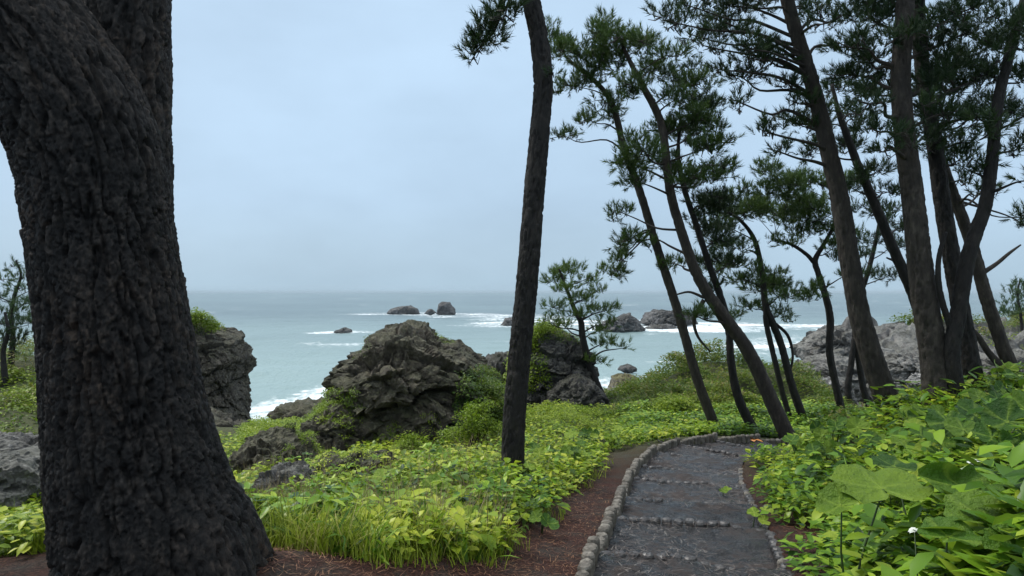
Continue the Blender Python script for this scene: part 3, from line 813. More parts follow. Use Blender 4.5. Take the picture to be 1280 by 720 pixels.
def bark_disp(P, rad, q, seg, depth, cell, plates=False, tall=5.0):
    """plates and furrows of bark, real relief"""
    n = len(P)
    th = np.linspace(0, 2 * math.pi, seg, endpoint=False)
    rr = np.repeat(rad[:, None], seg, 1)
    x = rr * np.cos(th)[None]; y = rr * np.sin(th)[None]; z = np.repeat(q[:, None], seg, 1)
    p = np.stack([x.ravel(), y.ravel(), z.ravel()], 1)
    st = np.array([cell, cell, cell * tall])
    n1 = fbm(p / st * .62 + 3, 3, .45)
    n2 = fbm(p / np.array([cell, cell, cell * 1.5]) * 1.0 + 11, 3, .5)
    n3 = fbm(p / np.array([cell, cell, cell * 3]) * 1.5 + 23, 3, .5)
    fl = fbm(p / np.array([cell, cell, cell * 1.3]) * 3.4, 4)
    fis = sstep(0.0, 0.13, np.abs(n1))                    # long fissures
    h = 1.25 * fis + 0.35 * sstep(0.0, 0.10, np.abs(n2)) * fis + 0.30 * sstep(0, .12, np.abs(n3)) + 0.22 * np.floor(fl * 5) / 5 + 0.10 * fl
    w1, w2, wid, wa = worley((p + .4 * cell * fl[:, None]) / np.array([cell, cell, cell * 2.6]) * .9, True)
    h = h + .45 * sstep(0, .10, w2 - w1) + .30 * wa + .25 * wid - .45
    cid = np.clip(.7 * wid + .3 + .5 * n3, 0, 1); gid = np.clip(.5 + fl, 0, 1)
    if plates: return ((h - 1.45) * depth).reshape(n, seg), np.clip(.55 * cid + .35 * gid + .25 * fl + .05, 0, 1)
    return ((h - 1.45) * depth).reshape(n, seg)

def pine(name, label, Y, stem, pads, mat_b, mat_n, cat='pine tree', group=None, seed=0, rings=150, seg=36, bark=(0.013, 0.030), shoot=0.20, dens=1.0, dY=None,
         stems=(), dead=(), lean=0.0, root=1.35, extra=0):
    """stem: [(px, py, half width px[, dY])...] from the ground up; pads: [(px, py, rx, ry[, attach_py])...] of foliage"""
    rg = np.random.default_rng(seed)
    def wp(px, py, dy=0.0): return at(px, py, Y + dy)
    def path3(st):
        pts, rd = [], []
        for e_ in st:
            dy = e_[3] if len(e_) > 3 else lean * (stem[0][1] - e_[1]) / 300.0
            pts.append(np.append(wp(e_[0], e_[1], dy), .72 * e_[2] / F * (Y + dy)))
        return np.array(pts)
    main = path3(stem)
    gz0 = float(gzat(main[0, 0], main[0, 1])[0]) if Y < 55 else main[0, 2]
    base = np.array([main[0, 0], main[0, 1], min(gz0, main[0, 2]) - 0.02])
    rt = thing(name, base, label, cat, group)
    foot = main[0].copy(); foot[2] = base[2] - 0.12; foot[3] *= root
    if main[0, 2] - foot[2] < 0.05: foot[2] = main[0, 2] - 0.1
    P4, q = catmull(np.vstack([foot, main]), rings)
    tr = MB()
    def add_stem(P4, q, sg):
        P, rd = P4[:, :3], np.maximum(P4[:, 3], 0.006)
        d = bark_disp(P, rd, q, sg, bark[0], bark[1]) * np.clip(rd / 0.10, 0.15, 1.0)[:, None]
        V, qd, t = tube(P, rd, sg, True, d)
        return V, qd, t
    V, qd, t = add_stem(P4, q, seg)
    # little swell of the roots
    obj('trunk', V - base, [qd, t], mat_b, rt)
    allst = [P4]
    for st in stems:
        S4, sq = catmull(path3(st), max(40, rings // 2))
        V, qd, t = add_stem(S4, sq, max(16, seg * 2 // 3))
        obj('stem', V - base, [qd, t], mat_b, rt)
        allst.append(S4)
    SP = np.vstack(allst)
    spx, spy = px_of(SP[:, 0], SP[:, 1], SP[:, 2])
    needles, var = [], []
    pads = list(pads)
    for pd in list(pads) * extra:           # second layer of sprays behind and before the first
        pads.append((pd[0] + rg.uniform(-1.0, 1.0) * pd[2], pd[1] + rg.uniform(-1.7, 1.5) * pd[3], pd[2] * rg.uniform(.45, .85), pd[3] * rg.uniform(.55, .95)))
    n_first = len(pads) // (1 + extra); centres = []
    for ip, pd in enumerate(pads):
        px, py, rx, ry = pd[:4]
        sd_ = abs(rx) / F * Y
        dy = rg.uniform(-1, 1) * min(1.6, 0.9 * sd_ + 0.35) if dY is None else rg.uniform(-dY, dY)
        if ip >= n_first: dy = centres[ip - n_first][1] - Y + rg.uniform(-.5, .5)
        Yp = Y + dy
        c = at(px, py, Yp)
        ax, az, ay = rx / F * Yp, ry / F * Yp, max(0.75 * rx, ry) / F * Yp
        # limb from the stem
        want = pd[4] if len(pd) > 4 else py + 0.30 * abs(px - np.interp(-py, -spy[:len(P4)], spx[:len(P4)])) + ry * .4
        cost = np.abs(spy - want) + 0.45 * np.abs(spx - px)
        k = int(cost.argmin())
        a = SP[k, :3]; ra = min(max(SP[k, 3] * 0.30, 0.010), 0.034)
        if ip >= n_first: a = centres[ip - n_first]; ra = .010
        centres.append(c)
        out = c - a; ln = np.linalg.norm(out) + 1e-6
        mid1 = a + out * 0.35 + np.array([0, 0, rg.uniform(-.02, .10) * ln]) + rg.normal(0, .05, 3) * ln
        mid2 = a + out * 0.72 + np.array([0, 0, rg.uniform(-.02, .06) * ln]) + rg.normal(0, .05, 3) * ln
        tip = c + out / (ln + 1e-6) * ax * 0.75
        n_l = 14
        Lp, _ = catmull(np.array([np.append(a, ra), np.append(mid1, ra * .75), np.append(mid2, ra * .5), np.append(c, ra * .32), np.append(tip, 0.006)]), n_l)
        lm = MB()
        lm.add(*tube(Lp[:, :3], np.maximum(Lp[:, 3], .005), 7))
        # twigs and shoots
        ns = int(max(6, dens * rx * ry * math.pi * (14.0 / Y) ** 2 * 0 + dens * (ax * az * math.pi) / (shoot * shoot * 0.55) * 3.5))
        dirs = rg.normal(size=(ns, 3)); dirs /= np.linalg.norm(dirs, axis=1)[:, None]
        rad_ = rg.random(ns) ** 0.5
        rel = dirs * rad_[:, None] * np.array([ax, ay, az])
        # clumps: pull shoots towards a few knots so that gaps stay open
        nk = max(4, ns // 9)
        kn = rg.normal(size=(nk, 3)); kn /= np.linalg.norm(kn, axis=1)[:, None]; kn = kn * (rg.random(nk)[:, None] ** 0.45) * np.array([ax, ay, az])
        which = ((rel[:, None] - kn[None]) ** 2).sum(2).argmin(1)
        rel = rel * 0.72 + kn[which] * 0.28
        pos = c + rel
        # twig from the limb to each knot
        for kk in range(nk):
            e_ = c + kn[kk]
            d2 = ((Lp[3:, :3] - e_) ** 2).sum(1) + 0.4 * (np.arange(n_l - 3) > n_l - 5)
            s_ = Lp[3 + int(d2.argmin()), :3]
            md = 0.5 * (s_ + e_) + rg.normal(0, .03, 3) + np.array([0, 0, -.03])
            lm.add(*tube(np.array([s_, md, e_]), np.array([.011, .008, .004]), 4))
        br = lm.build('branch', mat_b, rt, True, base)
        dv = (pos - (c + kn[which])) / (np.array([ax, ay, az]) + .05) * 0.6 + rel / (np.array([ax, ay, az]) + .05) * 0.45 + np.array([0, 0, 0.62]) + rg.normal(0, .28, (ns, 3))
        Rm = rot_to(dv, rg.random(ns) * 6.28)
        sc = shoot * rg.uniform(0.6, 1.35, ns)
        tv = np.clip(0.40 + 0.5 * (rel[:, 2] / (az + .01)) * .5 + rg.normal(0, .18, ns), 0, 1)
        for ti in range(len(SHOOT)):
            mk = np.where(np.arange(ns) % len(SHOOT) == ti)[0]
            if len(mk):
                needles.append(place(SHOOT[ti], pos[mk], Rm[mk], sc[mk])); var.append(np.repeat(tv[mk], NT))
    for de in dead:
        D4, _ = catmull(np.array([np.append(wp(e_[0], e_[1], e_[3] if len(e_) > 3 else 0), e_[2] / F * Y) for e_ in de]), 16)
        V, qd, t = tube(D4[:, :3], np.maximum(D4[:, 3], .004), 7)
        obj('dead_branch', V - base, [qd, t], mat_b, rt)
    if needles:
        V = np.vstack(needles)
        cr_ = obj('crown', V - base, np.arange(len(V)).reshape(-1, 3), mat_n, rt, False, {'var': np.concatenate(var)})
        cr_['kind'] = 'stuff'
    return rt

TREES = 'pines on the slope'
# the huge trunk on the left: two stems from one bole, bark modelled plate by plate
def huge_pine():
    Y = 3.75
    base = at(190, 735, Y)
    rt = thing('pine_tree', base, 'huge dark forked pine trunk with plated bark at the left edge', 'pine tree', TREES)
    def pts(l): return np.array([np.append(at(e_[0] + 4, e_[1], Y + e_[3]), .845 * e_[2] / F * (Y + e_[3])) for e_ in l])
    A = pts([(205, 775, 178, 0), (201, 728, 156, 0), (195, 690, 142, 0), (180, 640, 126, 0), (166, 580, 116, 0), (153, 500, 106, 0), (143, 420, 100, 0), (132, 350, 97, 0), (122, 280, 96, 0), (112, 210, 97, -.02), (92, 150, 98, -.05), (58, 90, 96, -.08), (14, 30, 92, -.12), (-36, -30, 86, -.16), (-95, -100, 78, -.2), (-150, -180, 66, -.22), (-190, -280, 50, -.2)])
    n, sg = 480, 310
    P4, q = catmull(A, n)
    d, pl = bark_disp(P4[:, :3], P4[:, 3], q, sg, 0.020, 0.040, True, 5.0)
    th = np.linspace(0, 2 * math.pi, sg, endpoint=False)
    # buttress roots at the foot
    zb = P4[:, 2] - base[2]
    fl = np.clip(1 - (zb + .05) / 0.55, 0, 1) ** 2
    d = d + fl[:, None] * (0.05 * np.cos(th * 7 + .6) + 0.05 * np.cos(th * 4 + 2.0))[None]
    V, qd, t = tube(P4[:, :3], P4[:, 3], sg, True, d)
    obj('trunk', V - base, [qd, t], M['bark_big'], rt, True, {'plate': np.append(pl, .5)})
    B = pts([(150, 420, 60, .12), (150, 340, 66, .15), (150, 260, 66, .18), (150, 190, 64, .2), (152, 110, 61, .22), (153, 40, 59, .24), (154, -40, 57, .26), (150, -130, 52, .3), (140, -240, 45, .3)])
    P4, q = catmull(B, 240); sg = 170
    d, pl = bark_disp(P4[:, :3], P4[:, 3], q + 9, sg, 0.018, 0.036, True, 5.0)
    V, qd, t = tube(P4[:, :3], P4[:, 3], sg, True, d)
    obj('stem', V - base, [qd, t], M['bark_big'], rt, True, {'plate': np.append(pl, .5)})
huge_pine()

pine('pine_tree', 'tall slender pine standing alone in the middle, its trunk bowed', 9.0,
     [(641, 588, 20), (643, 520, 19), (651, 430, 18.5), (660, 340, 18), (667, 250, 17.5), (675, 160, 16.5), (679, 105, 16), (674, 50, 15.5), (664, 0, 15), (652, -60, 13.5), (642, -130, 11), (640, -220, 9)],
     [(632, 16, 26, 18, -40), (606, 52, 30, 20, -40), (614, 32, 22, 16, -40), (595, 66, 22, 12, -40), (690, 92, 6, 8), (640, -70, 60, 25), (700, -120, 70, 30), (600, -170, 70, 30)],
     M['bark_dark'], M['needle_dark'], group=TREES, seed=2, rings=280, seg=52, bark=(0.015, 0.028), shoot=0.19, dens=1.7, root=1.25)

pine('pine_tree', 'thin pine leaning far left, first trunk right of the middle pine', 15.6,
     [(895, 537, 9), (872, 475, 8), (846, 385, 7.5), (820, 305, 7), (800, 240, 6.5), (781, 188, 6), (766, 132, 5), (748, 106, 4), (724, 86, 3), (706, 70, 2)],
     [(703, 62, 20, 20), (724, 70, 26, 20), (738, 98, 26, 18), (757, 42, 24, 24), (735, 150, 18, 9), (706, 170, 26, 7), (755, 75, 24, 20), (715, 108, 22, 12), (760, 130, 25, 14), (786, 300, 22, 9, 290), (768, 338, 12, 14, 290), (778, 318, 14, 9, 290)],
     M['bark'], M['needle'], group=TREES, extra=1, seed=3, rings=130, seg=24, dens=1.6)

pine('pine_tree', 'stout pine with a red-brown trunk sweeping left from the path bend', 14.6,
     [(986, 550, 14), (966, 505, 12.5), (936, 440, 11.5), (902, 392, 10.5), (872, 345, 9), (852, 290, 8), (838, 240, 7.5), (832, 190, 7), (825, 150, 6.5), (806, 112, 5.5), (790, 82, 4), (776, 52, 2.5)],
     [(775, 52, 24, 18), (800, 60, 26, 15), (812, 90, 26, 15), (790, 108, 24, 13), (845, 125, 30, 16), (868, 105, 30, 18), (835, 165, 28, 14), (805, 190, 36, 14), (775, 205, 24, 12), (868, 150, 30, 16), (830, 205, 30, 14), (795, 228, 26, 12), (880, 185, 30, 14), (858, 225, 30, 13),
      (893, 160, 20, 10), (905, 208, 24, 9), (775, 265, 18, 9), (800, 300, 14, 8), (870, 395, 22, 9), (845, 330, 16, 8), (845, 70, 22, 10)],
     M['bark'], M['needle'], group=TREES, extra=1, seed=4, rings=150, seg=30, dens=1.6,
     dead=[[(880, 375, 3), (868, 398, 2.4), (872, 420, 1.8), (888, 440, 1)], [(880, 372, 2), (862, 365, 1.5), (846, 368, 1)]])

pine('pine_tree', 'crooked dark pine rising behind the stout red-brown one', 15.3,
     [(946, 546, 9), (924, 500, 7.5), (914, 455, 6.5), (911, 415, 6), (902, 375, 6), (886, 330, 5.5), (870, 280, 5), (855, 235, 4.5), (848, 195, 3.5), (850, 150, 2)],
     [(862, 170, 30, 16), (885, 135, 26, 14), (888, 215, 30, 13), (900, 250, 26, 13), (880, 255, 24, 12), (895, 300, 26, 14), (872, 275, 20, 12), (850, 105, 24, 12), (915, 330, 24, 10), (880, 330, 22, 9), (890, 360, 20, 8)],
     M['bark_dark'], M['needle_dark'], group=TREES, extra=1, seed=5, rings=120, seg=22, dens=1.5)

pine('pine_tree', 'double-stemmed slender pine beside the green mound', 17.2,
     [(1005, 527, 7.5), (990, 482, 6.5), (976, 430, 6), (964, 400, 6), (957, 382, 5.5), (953, 345, 4.5), (945, 305, 4), (930, 280, 3), (908, 264, 2)],
     [(962, 362, 40, 11), (985, 372, 28, 8), (935, 352, 26, 10), (940, 385, 26, 8), (925, 268, 34, 13), (900, 285, 26, 13), (945, 262, 24, 12), (920, 310, 26, 11), (965, 345, 24, 9), (895, 340, 22, 9), (905, 250, 24, 10), (975, 392, 20, 8)],
     M['bark_dark'], M['needle'], group=TREES, extra=1, seed=6, rings=110, seg=20, dens=1.6, stems=[[(988, 524, 4.5), (978, 490, 4.5), (966, 440, 4.5), (958, 405, 4.5), (957, 385, 4)]],
     dead=[[(970, 405, 2), (985, 420, 2), (991, 445, 1.6), (986, 470, 1.2)]])

pine('pine_tree', 'pale green bushy pine with a kinked thin trunk left of the thick leaning one', 17.6,
     [(1054, 524, 7), (1045, 482, 6.2), (1037, 440, 6), (1038, 400, 6), (1032, 370, 5.5), (1023, 342, 5), (1019, 325, 4.5), (1030, 305, 3.5), (1042, 280, 2.5), (1040, 250, 1.6)],
     [(1002, 255, 36, 16), (962, 240, 24, 14), (975, 270, 30, 13), (1015, 228, 30, 14), (1030, 285, 32, 12), (1000, 290, 26, 10), (965, 215, 14, 16), (985, 232, 26, 14), (1020, 262, 30, 14), (940, 255, 20, 10), (1020, 360, 18, 8), (1060, 345, 18, 8), (1045, 310, 26, 10), (985, 305, 20, 7), (1050, 232, 26, 12)],
     M['bark_dark'], M['needle'], group=TREES, extra=1, seed=7, rings=110, seg=20, dens=1.6, stems=[[(1021, 332, 4), (1008, 318, 3.2), (990, 306, 2.6), (970, 300, 1.8)]])

pine('pine_tree', 'wishbone of two thin stems meeting behind the thick leaning pine', 19.4,
     [(1088, 522, 6), (1078, 480, 5.2), (1072, 440, 5), (1069, 420, 5), (1072, 380, 4.5), (1085, 340, 4), (1095, 300, 3), (1100, 270, 2)],
     [(1085, 345, 26, 9), (1110, 345, 24, 9), (1095, 300, 28, 12), (1110, 265, 26, 12), (1075, 320, 20, 9), (1125, 310, 22, 10), (1085, 262, 26, 12)],
     M['bark_dark'], M['needle_dark'], group=TREES, seed=8, rings=100, seg=20, dens=1.1, stems=[[(1066, 524, 6), (1060, 490, 5.5), (1064, 455, 5), (1068, 422, 4.5)]])

pine('pine_tree', 'thick pine leaning left with smooth brown-grey trunk, left of the clump', 11.0,
     [(1114, 514, 22), (1096, 465, 19), (1076, 400, 17), (1063, 330, 16), (1050, 250, 15), (1036, 190, 13.5), (1022, 130, 12.5), (1008, 80, 11.5), (995, 40, 11), (984, 0, 10.5), (972, -50, 9.5), (960, -110, 8), (955, -180, 5)],
     [(940, 8, 44, 12), (898, 25, 34, 12), (925, 42, 34, 11), (870, 10, 36, 10), (850, 30, 26, 7), (960, 60, 26, 10), (905, 88, 24, 9), (930, 98, 28, 9), (925, 128, 18, 9), (965, 78, 30, 10), (985, 105, 26, 9), (985, 150, 34, 9), (960, 165, 24, 8), (1010, 160, 26, 8), (975, 190, 18, 8), (1000, 130, 20, 8), (945, 75, 26, 8),
      (1030, 30, 30, 11), (1060, 15, 30, 11), (1050, 60, 26, 8), (910, -40, 70, 22), (1010, -60, 70, 25), (960, -140, 80, 30), (890, 60, 20, 8), (1000, 10, 30, 10), (915, 8, 30, 12), (880, 48, 28, 9), (940, 62, 26, 9)],
     M['bark'], M['needle_dark'], group=TREES, extra=1, seed=9, rings=220, seg=46, bark=(0.013, 0.030), dens=1.25, shoot=.185)

pine('pine_tree', 'slim pine slanting left behind the thick upright trunk', 13.2,
     [(1172, 488, 10), (1160, 430, 9), (1143, 372, 9), (1117, 312, 8.5), (1092, 252, 7.5), (1070, 200, 6.5), (1056, 162, 5.5), (1046, 132, 4), (1040, 105, 2.5)],
     [(1045, 110, 28, 12), (1025, 150, 24, 9), (1075, 150, 28, 11), (1060, 180, 26, 10), (1095, 215, 26, 10), (1020, 185, 22, 9), (1080, 120, 24, 11), (1065, 235, 24, 9), (1110, 240, 22, 9), (1130, 285, 20, 8)],
     M['bark_dark'], M['needle_dark'], group=TREES, extra=1, seed=10, rings=120, seg=24, dens=1.5, dead=[[(1140, 360, 3), (1122, 330, 2), (1108, 322, 1)]])

pine('pine_tree', 'thickest upright pine of the clump on the right with furrowed bark', 10.0,
     [(1174, 495, 27), (1167, 440, 22), (1155, 370, 20), (1147, 300, 18.5), (1139, 230, 17), (1131, 170, 16), (1126, 100, 15), (1130, 30, 14), (1135, -40, 13), (1138, -110, 11), (1140, -190, 8)],
     [(1075, 95, 34, 11), (1085, 130, 34, 10), (1100, 165, 30, 10), (1065, 60, 34, 11), (1090, 25, 34, 12), (1105, 190, 24, 8), (1085, 75, 30, 10), (1165, 60, 30, 18), (1185, 25, 34, 15), (1170, 105, 30, 16), (1180, 145, 26, 12), (1110, 0, 40, 14), (1160, -30, 70, 20), (1090, -70, 70, 25), (1180, -120, 80, 30), (1110, 100, 24, 10), (1120, 50, 26, 12)],
     M['bark'], M['needle_dark'], group=TREES, extra=1, seed=11, rings=250, seg=52, bark=(0.015, 0.032), dens=1.6, shoot=.185)

pine('pine_tree', 'straight dark pine just right of the thickest trunk', 10.8,
     [(1218, 484, 17), (1206, 415, 14.5), (1191, 330, 13.5), (1179, 260, 13), (1168, 180, 12), (1158, 120, 11.5), (1150, 60, 11), (1147, 0, 10.5), (1145, -70, 9), (1146, -150, 6)],
     [(1205, 75, 34, 16), (1195, 115, 34, 16), (1215, 40, 34, 15), (1210, 150, 30, 11), (1195, 180, 26, 10), (1160, 145, 22, 14), (1180, 85, 30, 18), (1225, 100, 28, 13), (1190, 205, 24, 8), (1235, 130, 26, 11), (1215, 10, 40, 14), (1100, 120, 28, 10), (1200, -50, 70, 25), (1175, 175, 22, 10)],
     M['bark_dark'], M['needle_dark'], group=TREES, extra=1, seed=12, rings=220, seg=44, bark=(0.014, 0.030), dens=1.6, shoot=.185)

pine('pine_tree', 'black S-curved pine forking out to the right of the clump', 9.8,
     [(1196, 490, 13), (1190, 440, 12.5), (1199, 385, 12.5), (1208, 330, 12), (1220, 290, 11), (1232, 255, 10.5), (1240, 200, 9.5), (1247, 130, 8.5), (1260, 75, 8), (1275, 20, 7.5), (1292, -40, 6.5), (1305, -110, 5)],
     [(1250, 25, 34, 12), (1270, 60, 26, 13), (1280, 100, 24, 14), (1265, 140, 26, 12), (1235, 170, 30, 10), (1275, 185, 20, 9), (1225, 205, 20, 8), (1215, 215, 20, 8), (1290, 30, 30, 14), (1300, 140, 26, 14), (1245, 60, 26, 12), (1285, -60, 70, 25), (1290, 225, 18, 7), (1222, 150, 26, 10), (1240, 95, 24, 11)],
     M['bark_dark'], M['needle_dark'], group=TREES, extra=1, seed=13, rings=200, seg=40, bark=(0.011, 0.028), dens=1.5, shoot=.20, stems=[[(1195, 425, 6.5), (1180, 385, 5), (1173, 350, 4.6), (1174, 320, 4), (1182, 290, 3)]])

pine('pine_tree', 'rightmost pine, grey trunk slanting left with a bare dead branch', 12.2,
     [(1266, 477, 13), (1252, 430, 10.5), (1232, 370, 10), (1219, 320, 9.5), (1202, 270, 9), (1184, 222, 8), (1170, 175, 7), (1160, 130, 5), (1155, 90, 3)],
     [(1275, 272, 20, 9, 250), (1285, 285, 18, 8, 250), (1180, 190, 24, 9), (1200, 225, 20, 7), (1165, 110, 26, 14), (1150, 165, 22, 10), (1220, 245, 16, 6), (1245, 240, 14, 5)],
     M['bark'], M['needle_dark'], group=TREES, extra=1, seed=14, rings=150, seg=32, dens=1.0, dead=[[(1222, 345, 3.5), (1245, 330, 2.6), (1262, 316, 2), (1276, 306, 1)], [(1255, 462, 5), (1235, 440, 4), (1222, 420, 3.5), (1210, 408, 3)]])

pine('pine_tree', 'little leaning pine with flat layered branches in front of the sea', 22.0,
     [(760, 515, 9), (745, 480, 7.5), (734, 445, 6), (728, 420, 5.5), (726, 402, 5), (718, 386, 4), (711, 368, 3), (704, 350, 2.4), (699, 336, 1.5)],
     [(702, 345, 18, 11), (715, 338, 20, 9), (690, 352, 14, 9), (708, 364, 20, 8), (735, 352, 14, 9), (728, 375, 24, 8), (745, 365, 14, 7), (690, 384, 22, 6), (742, 390, 24, 7), (757, 405, 18, 6), (700, 410, 22, 6), (745, 415, 20, 6), (757, 430, 20, 7), (780, 435, 12, 4), (745, 452, 20, 5), (688, 402, 16, 5), (715, 395, 18, 6), (752, 340, 10, 7), (765, 386, 16, 5)],
     M['bark_dark'], M['needle_fresh'], group=TREES, seed=15, rings=90, seg=20, dens=1.4, shoot=.24, dead=[[(735, 467, 2), (715, 474, 1.6), (698, 480, 1.2), (688, 486, .8)]])

pine('pine_tree', 'distant pale pine behind the huge trunk at the left edge', 27.0,
     [(14, 450, 5), (16, 420, 4), (14, 395, 3.5), (18, 370, 3), (26, 345, 2), (20, 325, 1.2)],
     [(20, 335, 20, 6), (35, 345, 22, 7), (5, 352, 20, 7), (28, 362, 24, 7), (0, 372, 20, 7), (35, 380, 22, 7), (15, 390, 24, 8), (40, 400, 20, 8), (-5, 400, 22, 8), (60, 360, 20, 8), (-30, 360, 22, 8)],
     M['bark_dark'], M['needle_far'], group=TREES, seed=16, rings=60, seg=12, dens=.8, shoot=.28)
pine('pine_tree', 'second distant pine, darker and lower, at the left edge', 25.0,
     [(6, 470, 5), (4, 440, 4), (10, 415, 3), (6, 390, 2)],
     [(10, 405, 22, 9), (25, 420, 22, 9), (-5, 420, 22, 9), (35, 405, 16, 8), (10, 432, 24, 8)],
     M['bark_dark'], M['needle_dark'], group=TREES, seed=17, rings=50, seg=12, dens=.9, shoot=.28)
pine('pine_tree', 'far pine on the headland at the right edge', 66.0,
     [(1278, 420, 3), (1276, 395, 2.4), (1272, 370, 2), (1275, 348, 1)],
     [(1276, 355, 14, 6), (1266, 364, 14, 6), (1262, 378, 15, 6), (1280, 372, 18, 7), (1270, 390, 20, 7), (1256, 393, 12, 5), (1290, 360, 18, 8), (1285, 392, 20, 8), (1300, 380, 20, 10)],
     M['bark_dark'], M['needle_far'], group=TREES, seed=18, rings=40, seg=10, dens=.9, shoot=.55)

# ------------------------------------------------------------------ low vegetation
def leaf_hi(l, w, droop=0.25, fold=0.12):
    V = np.array([[0, 0, 0], [-w * .8, .33 * l, 0], [0, .33 * l, -fold * w * 2], [w * .8, .33 * l, 0], [-w * .72, .68 * l, -droop * l * .4], [0, .68 * l, -fold * w * 2 - droop * l * .4], [w * .72, .68 * l, -droop * l * .4], [0, l, -droop * l]], float)
    T = np.array([[0, 1, 2], [0, 2, 3], [1, 4, 5], [1, 5, 2], [2, 5, 6], [2, 6, 3], [4, 7, 5], [5, 7, 6]])
    return V, T
def leaf_lo(l, w, droop=0.2, fold=0.1):
    V = np.array([[0, 0, 0], [-w, .5 * l, 0], [w, .5 * l, 0], [0, l, -droop * l], [0, .5 * l, -fold * w * 2]], float)
    return V, np.array([[0, 1, 4], [0, 4, 2], [1, 3, 4], [4, 3, 2]])
def leaf_2(l, w):
    return np.array([[0, 0, 0], [-w, .5 * l, 0], [0, l, -.2 * l], [w, .5 * l, 0]], float), np.array([[0, 1, 2], [0, 2, 3]])
def rz(a):
    c, s = math.cos(a), math.sin(a); return np.array([[c, -s, 0], [s, c, 0], [0, 0, 1.0]])
def rx_(a):
    c, s = math.cos(a), math.sin(a); return np.array([[1, 0, 0], [0, c, -s], [0, s, c]])

def tmpl_herb(rg, n=13, rad=.16, h=.27, ll=.075, ww=.023, hi=True, three=False):
    V, T, A, k = [], [], [], 0
    for i in range(n):
        az = rg.random() * 6.283; rr_ = rad * rg.random() ** .6; z = h * (0.25 + 0.75 * rg.random()) * (1 - .35 * rr_ / rad)
        b0 = np.array([math.cos(az) * rr_ * .7, math.sin(az) * rr_ * .7, z])
        subs = (-.85, 0, .85) if three else (0,)
        a_ = rg.normal(0, .16)
        for sb in subs:
            l = ll * rg.uniform(.65, 1.25); lv, lt = leaf_2(l, ww * l / ll * rg.uniform(.8, 1.2)) if hi is None else (leaf_hi if hi else leaf_lo)(l, ww * l / ll * rg.uniform(.8, 1.2), rg.uniform(.0, .5))
            v = lv @ rx_(rg.uniform(-.35, .6)).T @ rz(az - math.pi / 2 + sb + rg.normal(0, .35)).T + b0
            V.append(v); T.append(lt + k); A.append(np.full(len(v), a_ + rg.normal(0, .07))); k += len(v)
        if hi:      # petiole
            s = np.array([[-.002, 0, 0], [.002, 0, 0], [0, 0, 0]]); s[2] = b0; s[:2] += np.array([0, 0, -.03])
            V.append(s); T.append(np.array([[0, 1, 2]]) + k); A.append(np.full(3, -.1)); k += 3
    return np.vstack(V), np.vstack(T), np.concatenate(A)
def tmpl_grass(rg, n=12, h=.35, spread=.07, wd=.004, bend=.6):
    V, T, A, k = [], [], [], 0
    for i in range(n):
        az = rg.random() * 6.283; hh = h * rg.uniform(.55, 1.15); bd = bend * rg.uniform(.3, 1.3)
        b0 = np.array([rg.normal(0, spread), rg.normal(0, spread), -.02])
        pts = [b0]; ang = rg.uniform(.02, .25)
        for s in range(4):
            pts.append(pts[-1] + hh / 4 * np.array([math.cos(az) * math.sin(ang), math.sin(az) * math.sin(ang), math.cos(ang)])); ang += bd * .55
        sd_ = np.array([-math.sin(az), math.cos(az), 0]) * wd
        v = []
        for s, p in enumerate(pts[:-1]): v += [p - sd_ * (1.1 - .18 * s), p + sd_ * (1.1 - .18 * s)]
        v.append(pts[-1])
        t = []
        for s in range(3): t += [[2 * s, 2 * s + 1, 2 * s + 3], [2 * s, 2 * s + 3, 2 * s + 2]]
        t.append([6, 7, 8])
        V.append(np.array(v)); T.append(np.array(t) + k); A.append(np.full(9, rg.normal(0, .15))); k += 9
    return np.vstack(V), np.vstack(T), np.concatenate(A)
def tmpl_clump(rg, n=26, rad=.25, ll=.07, ww=.026):
    V, T, A, k = [], [], [], 0
    for i in range(n):
        d = rg.normal(size=3); d /= np.linalg.norm(d); d[2] = abs(d[2]) * 1.0 - .15
        b0 = d * rad * rg.random() ** .4
        l = ll * rg.uniform(.7, 1.3); lv, lt = leaf_2(l, ww * rg.uniform(.8, 1.2))
        v = lv @ rx_(rg.uniform(-.5, .9)).T @ rz(math.atan2(d[1], d[0]) - math.pi / 2 + rg.normal(0, .6)).T + b0
        V.append(v); T.append(lt + k); A.append(np.full(len(v), rg.normal(0, .13) + .12 * d[2])); k += len(v)
    return np.vstack(V), np.vstack(T), np.concatenate(A)

def scatter(name, tmpls, pos, scale, mat, label=None, parent=None, tilt=.15, var=.5, varsd=.25, kind='stuff', seed=0, loc=None, normal=None):
    rg = np.random.default_rng(seed)
    n = len(pos)
    if n == 0: return None
    up = np.zeros((n, 3)); up[:, 2] = 1; up[:, :2] = rg.normal(0, tilt, (n, 2))
    if normal is not None: up = up * .5 + normal
    Rm = rot_to(up, rg.random(n) * 6.283)
    mb = MB(); scale = np.broadcast_to(np.asarray(scale, float), (n,))
    bv = (var if np.isscalar(var) else np.asarray(var)) + rg.normal(0, varsd, n)
    which = rg.integers(0, len(tmpls), n)
    for ti, (tv, tt, ta) in enumerate(tmpls):
        k = np.where(which == ti)[0]
        if not len(k): continue
        V = place(tv, pos[k], Rm[k], scale[k])
        T = (tt[None] + (np.arange(len(k)) * len(tv))[:, None, None]).reshape(-1, 3)
        mb.add(V, None, T, (bv[k][:, None] + ta[None]).ravel())
    o = mb.build(name, mat, parent, True, loc)
    if kind: o['kind'] = kind
    if label: o['label'] = label
    return o

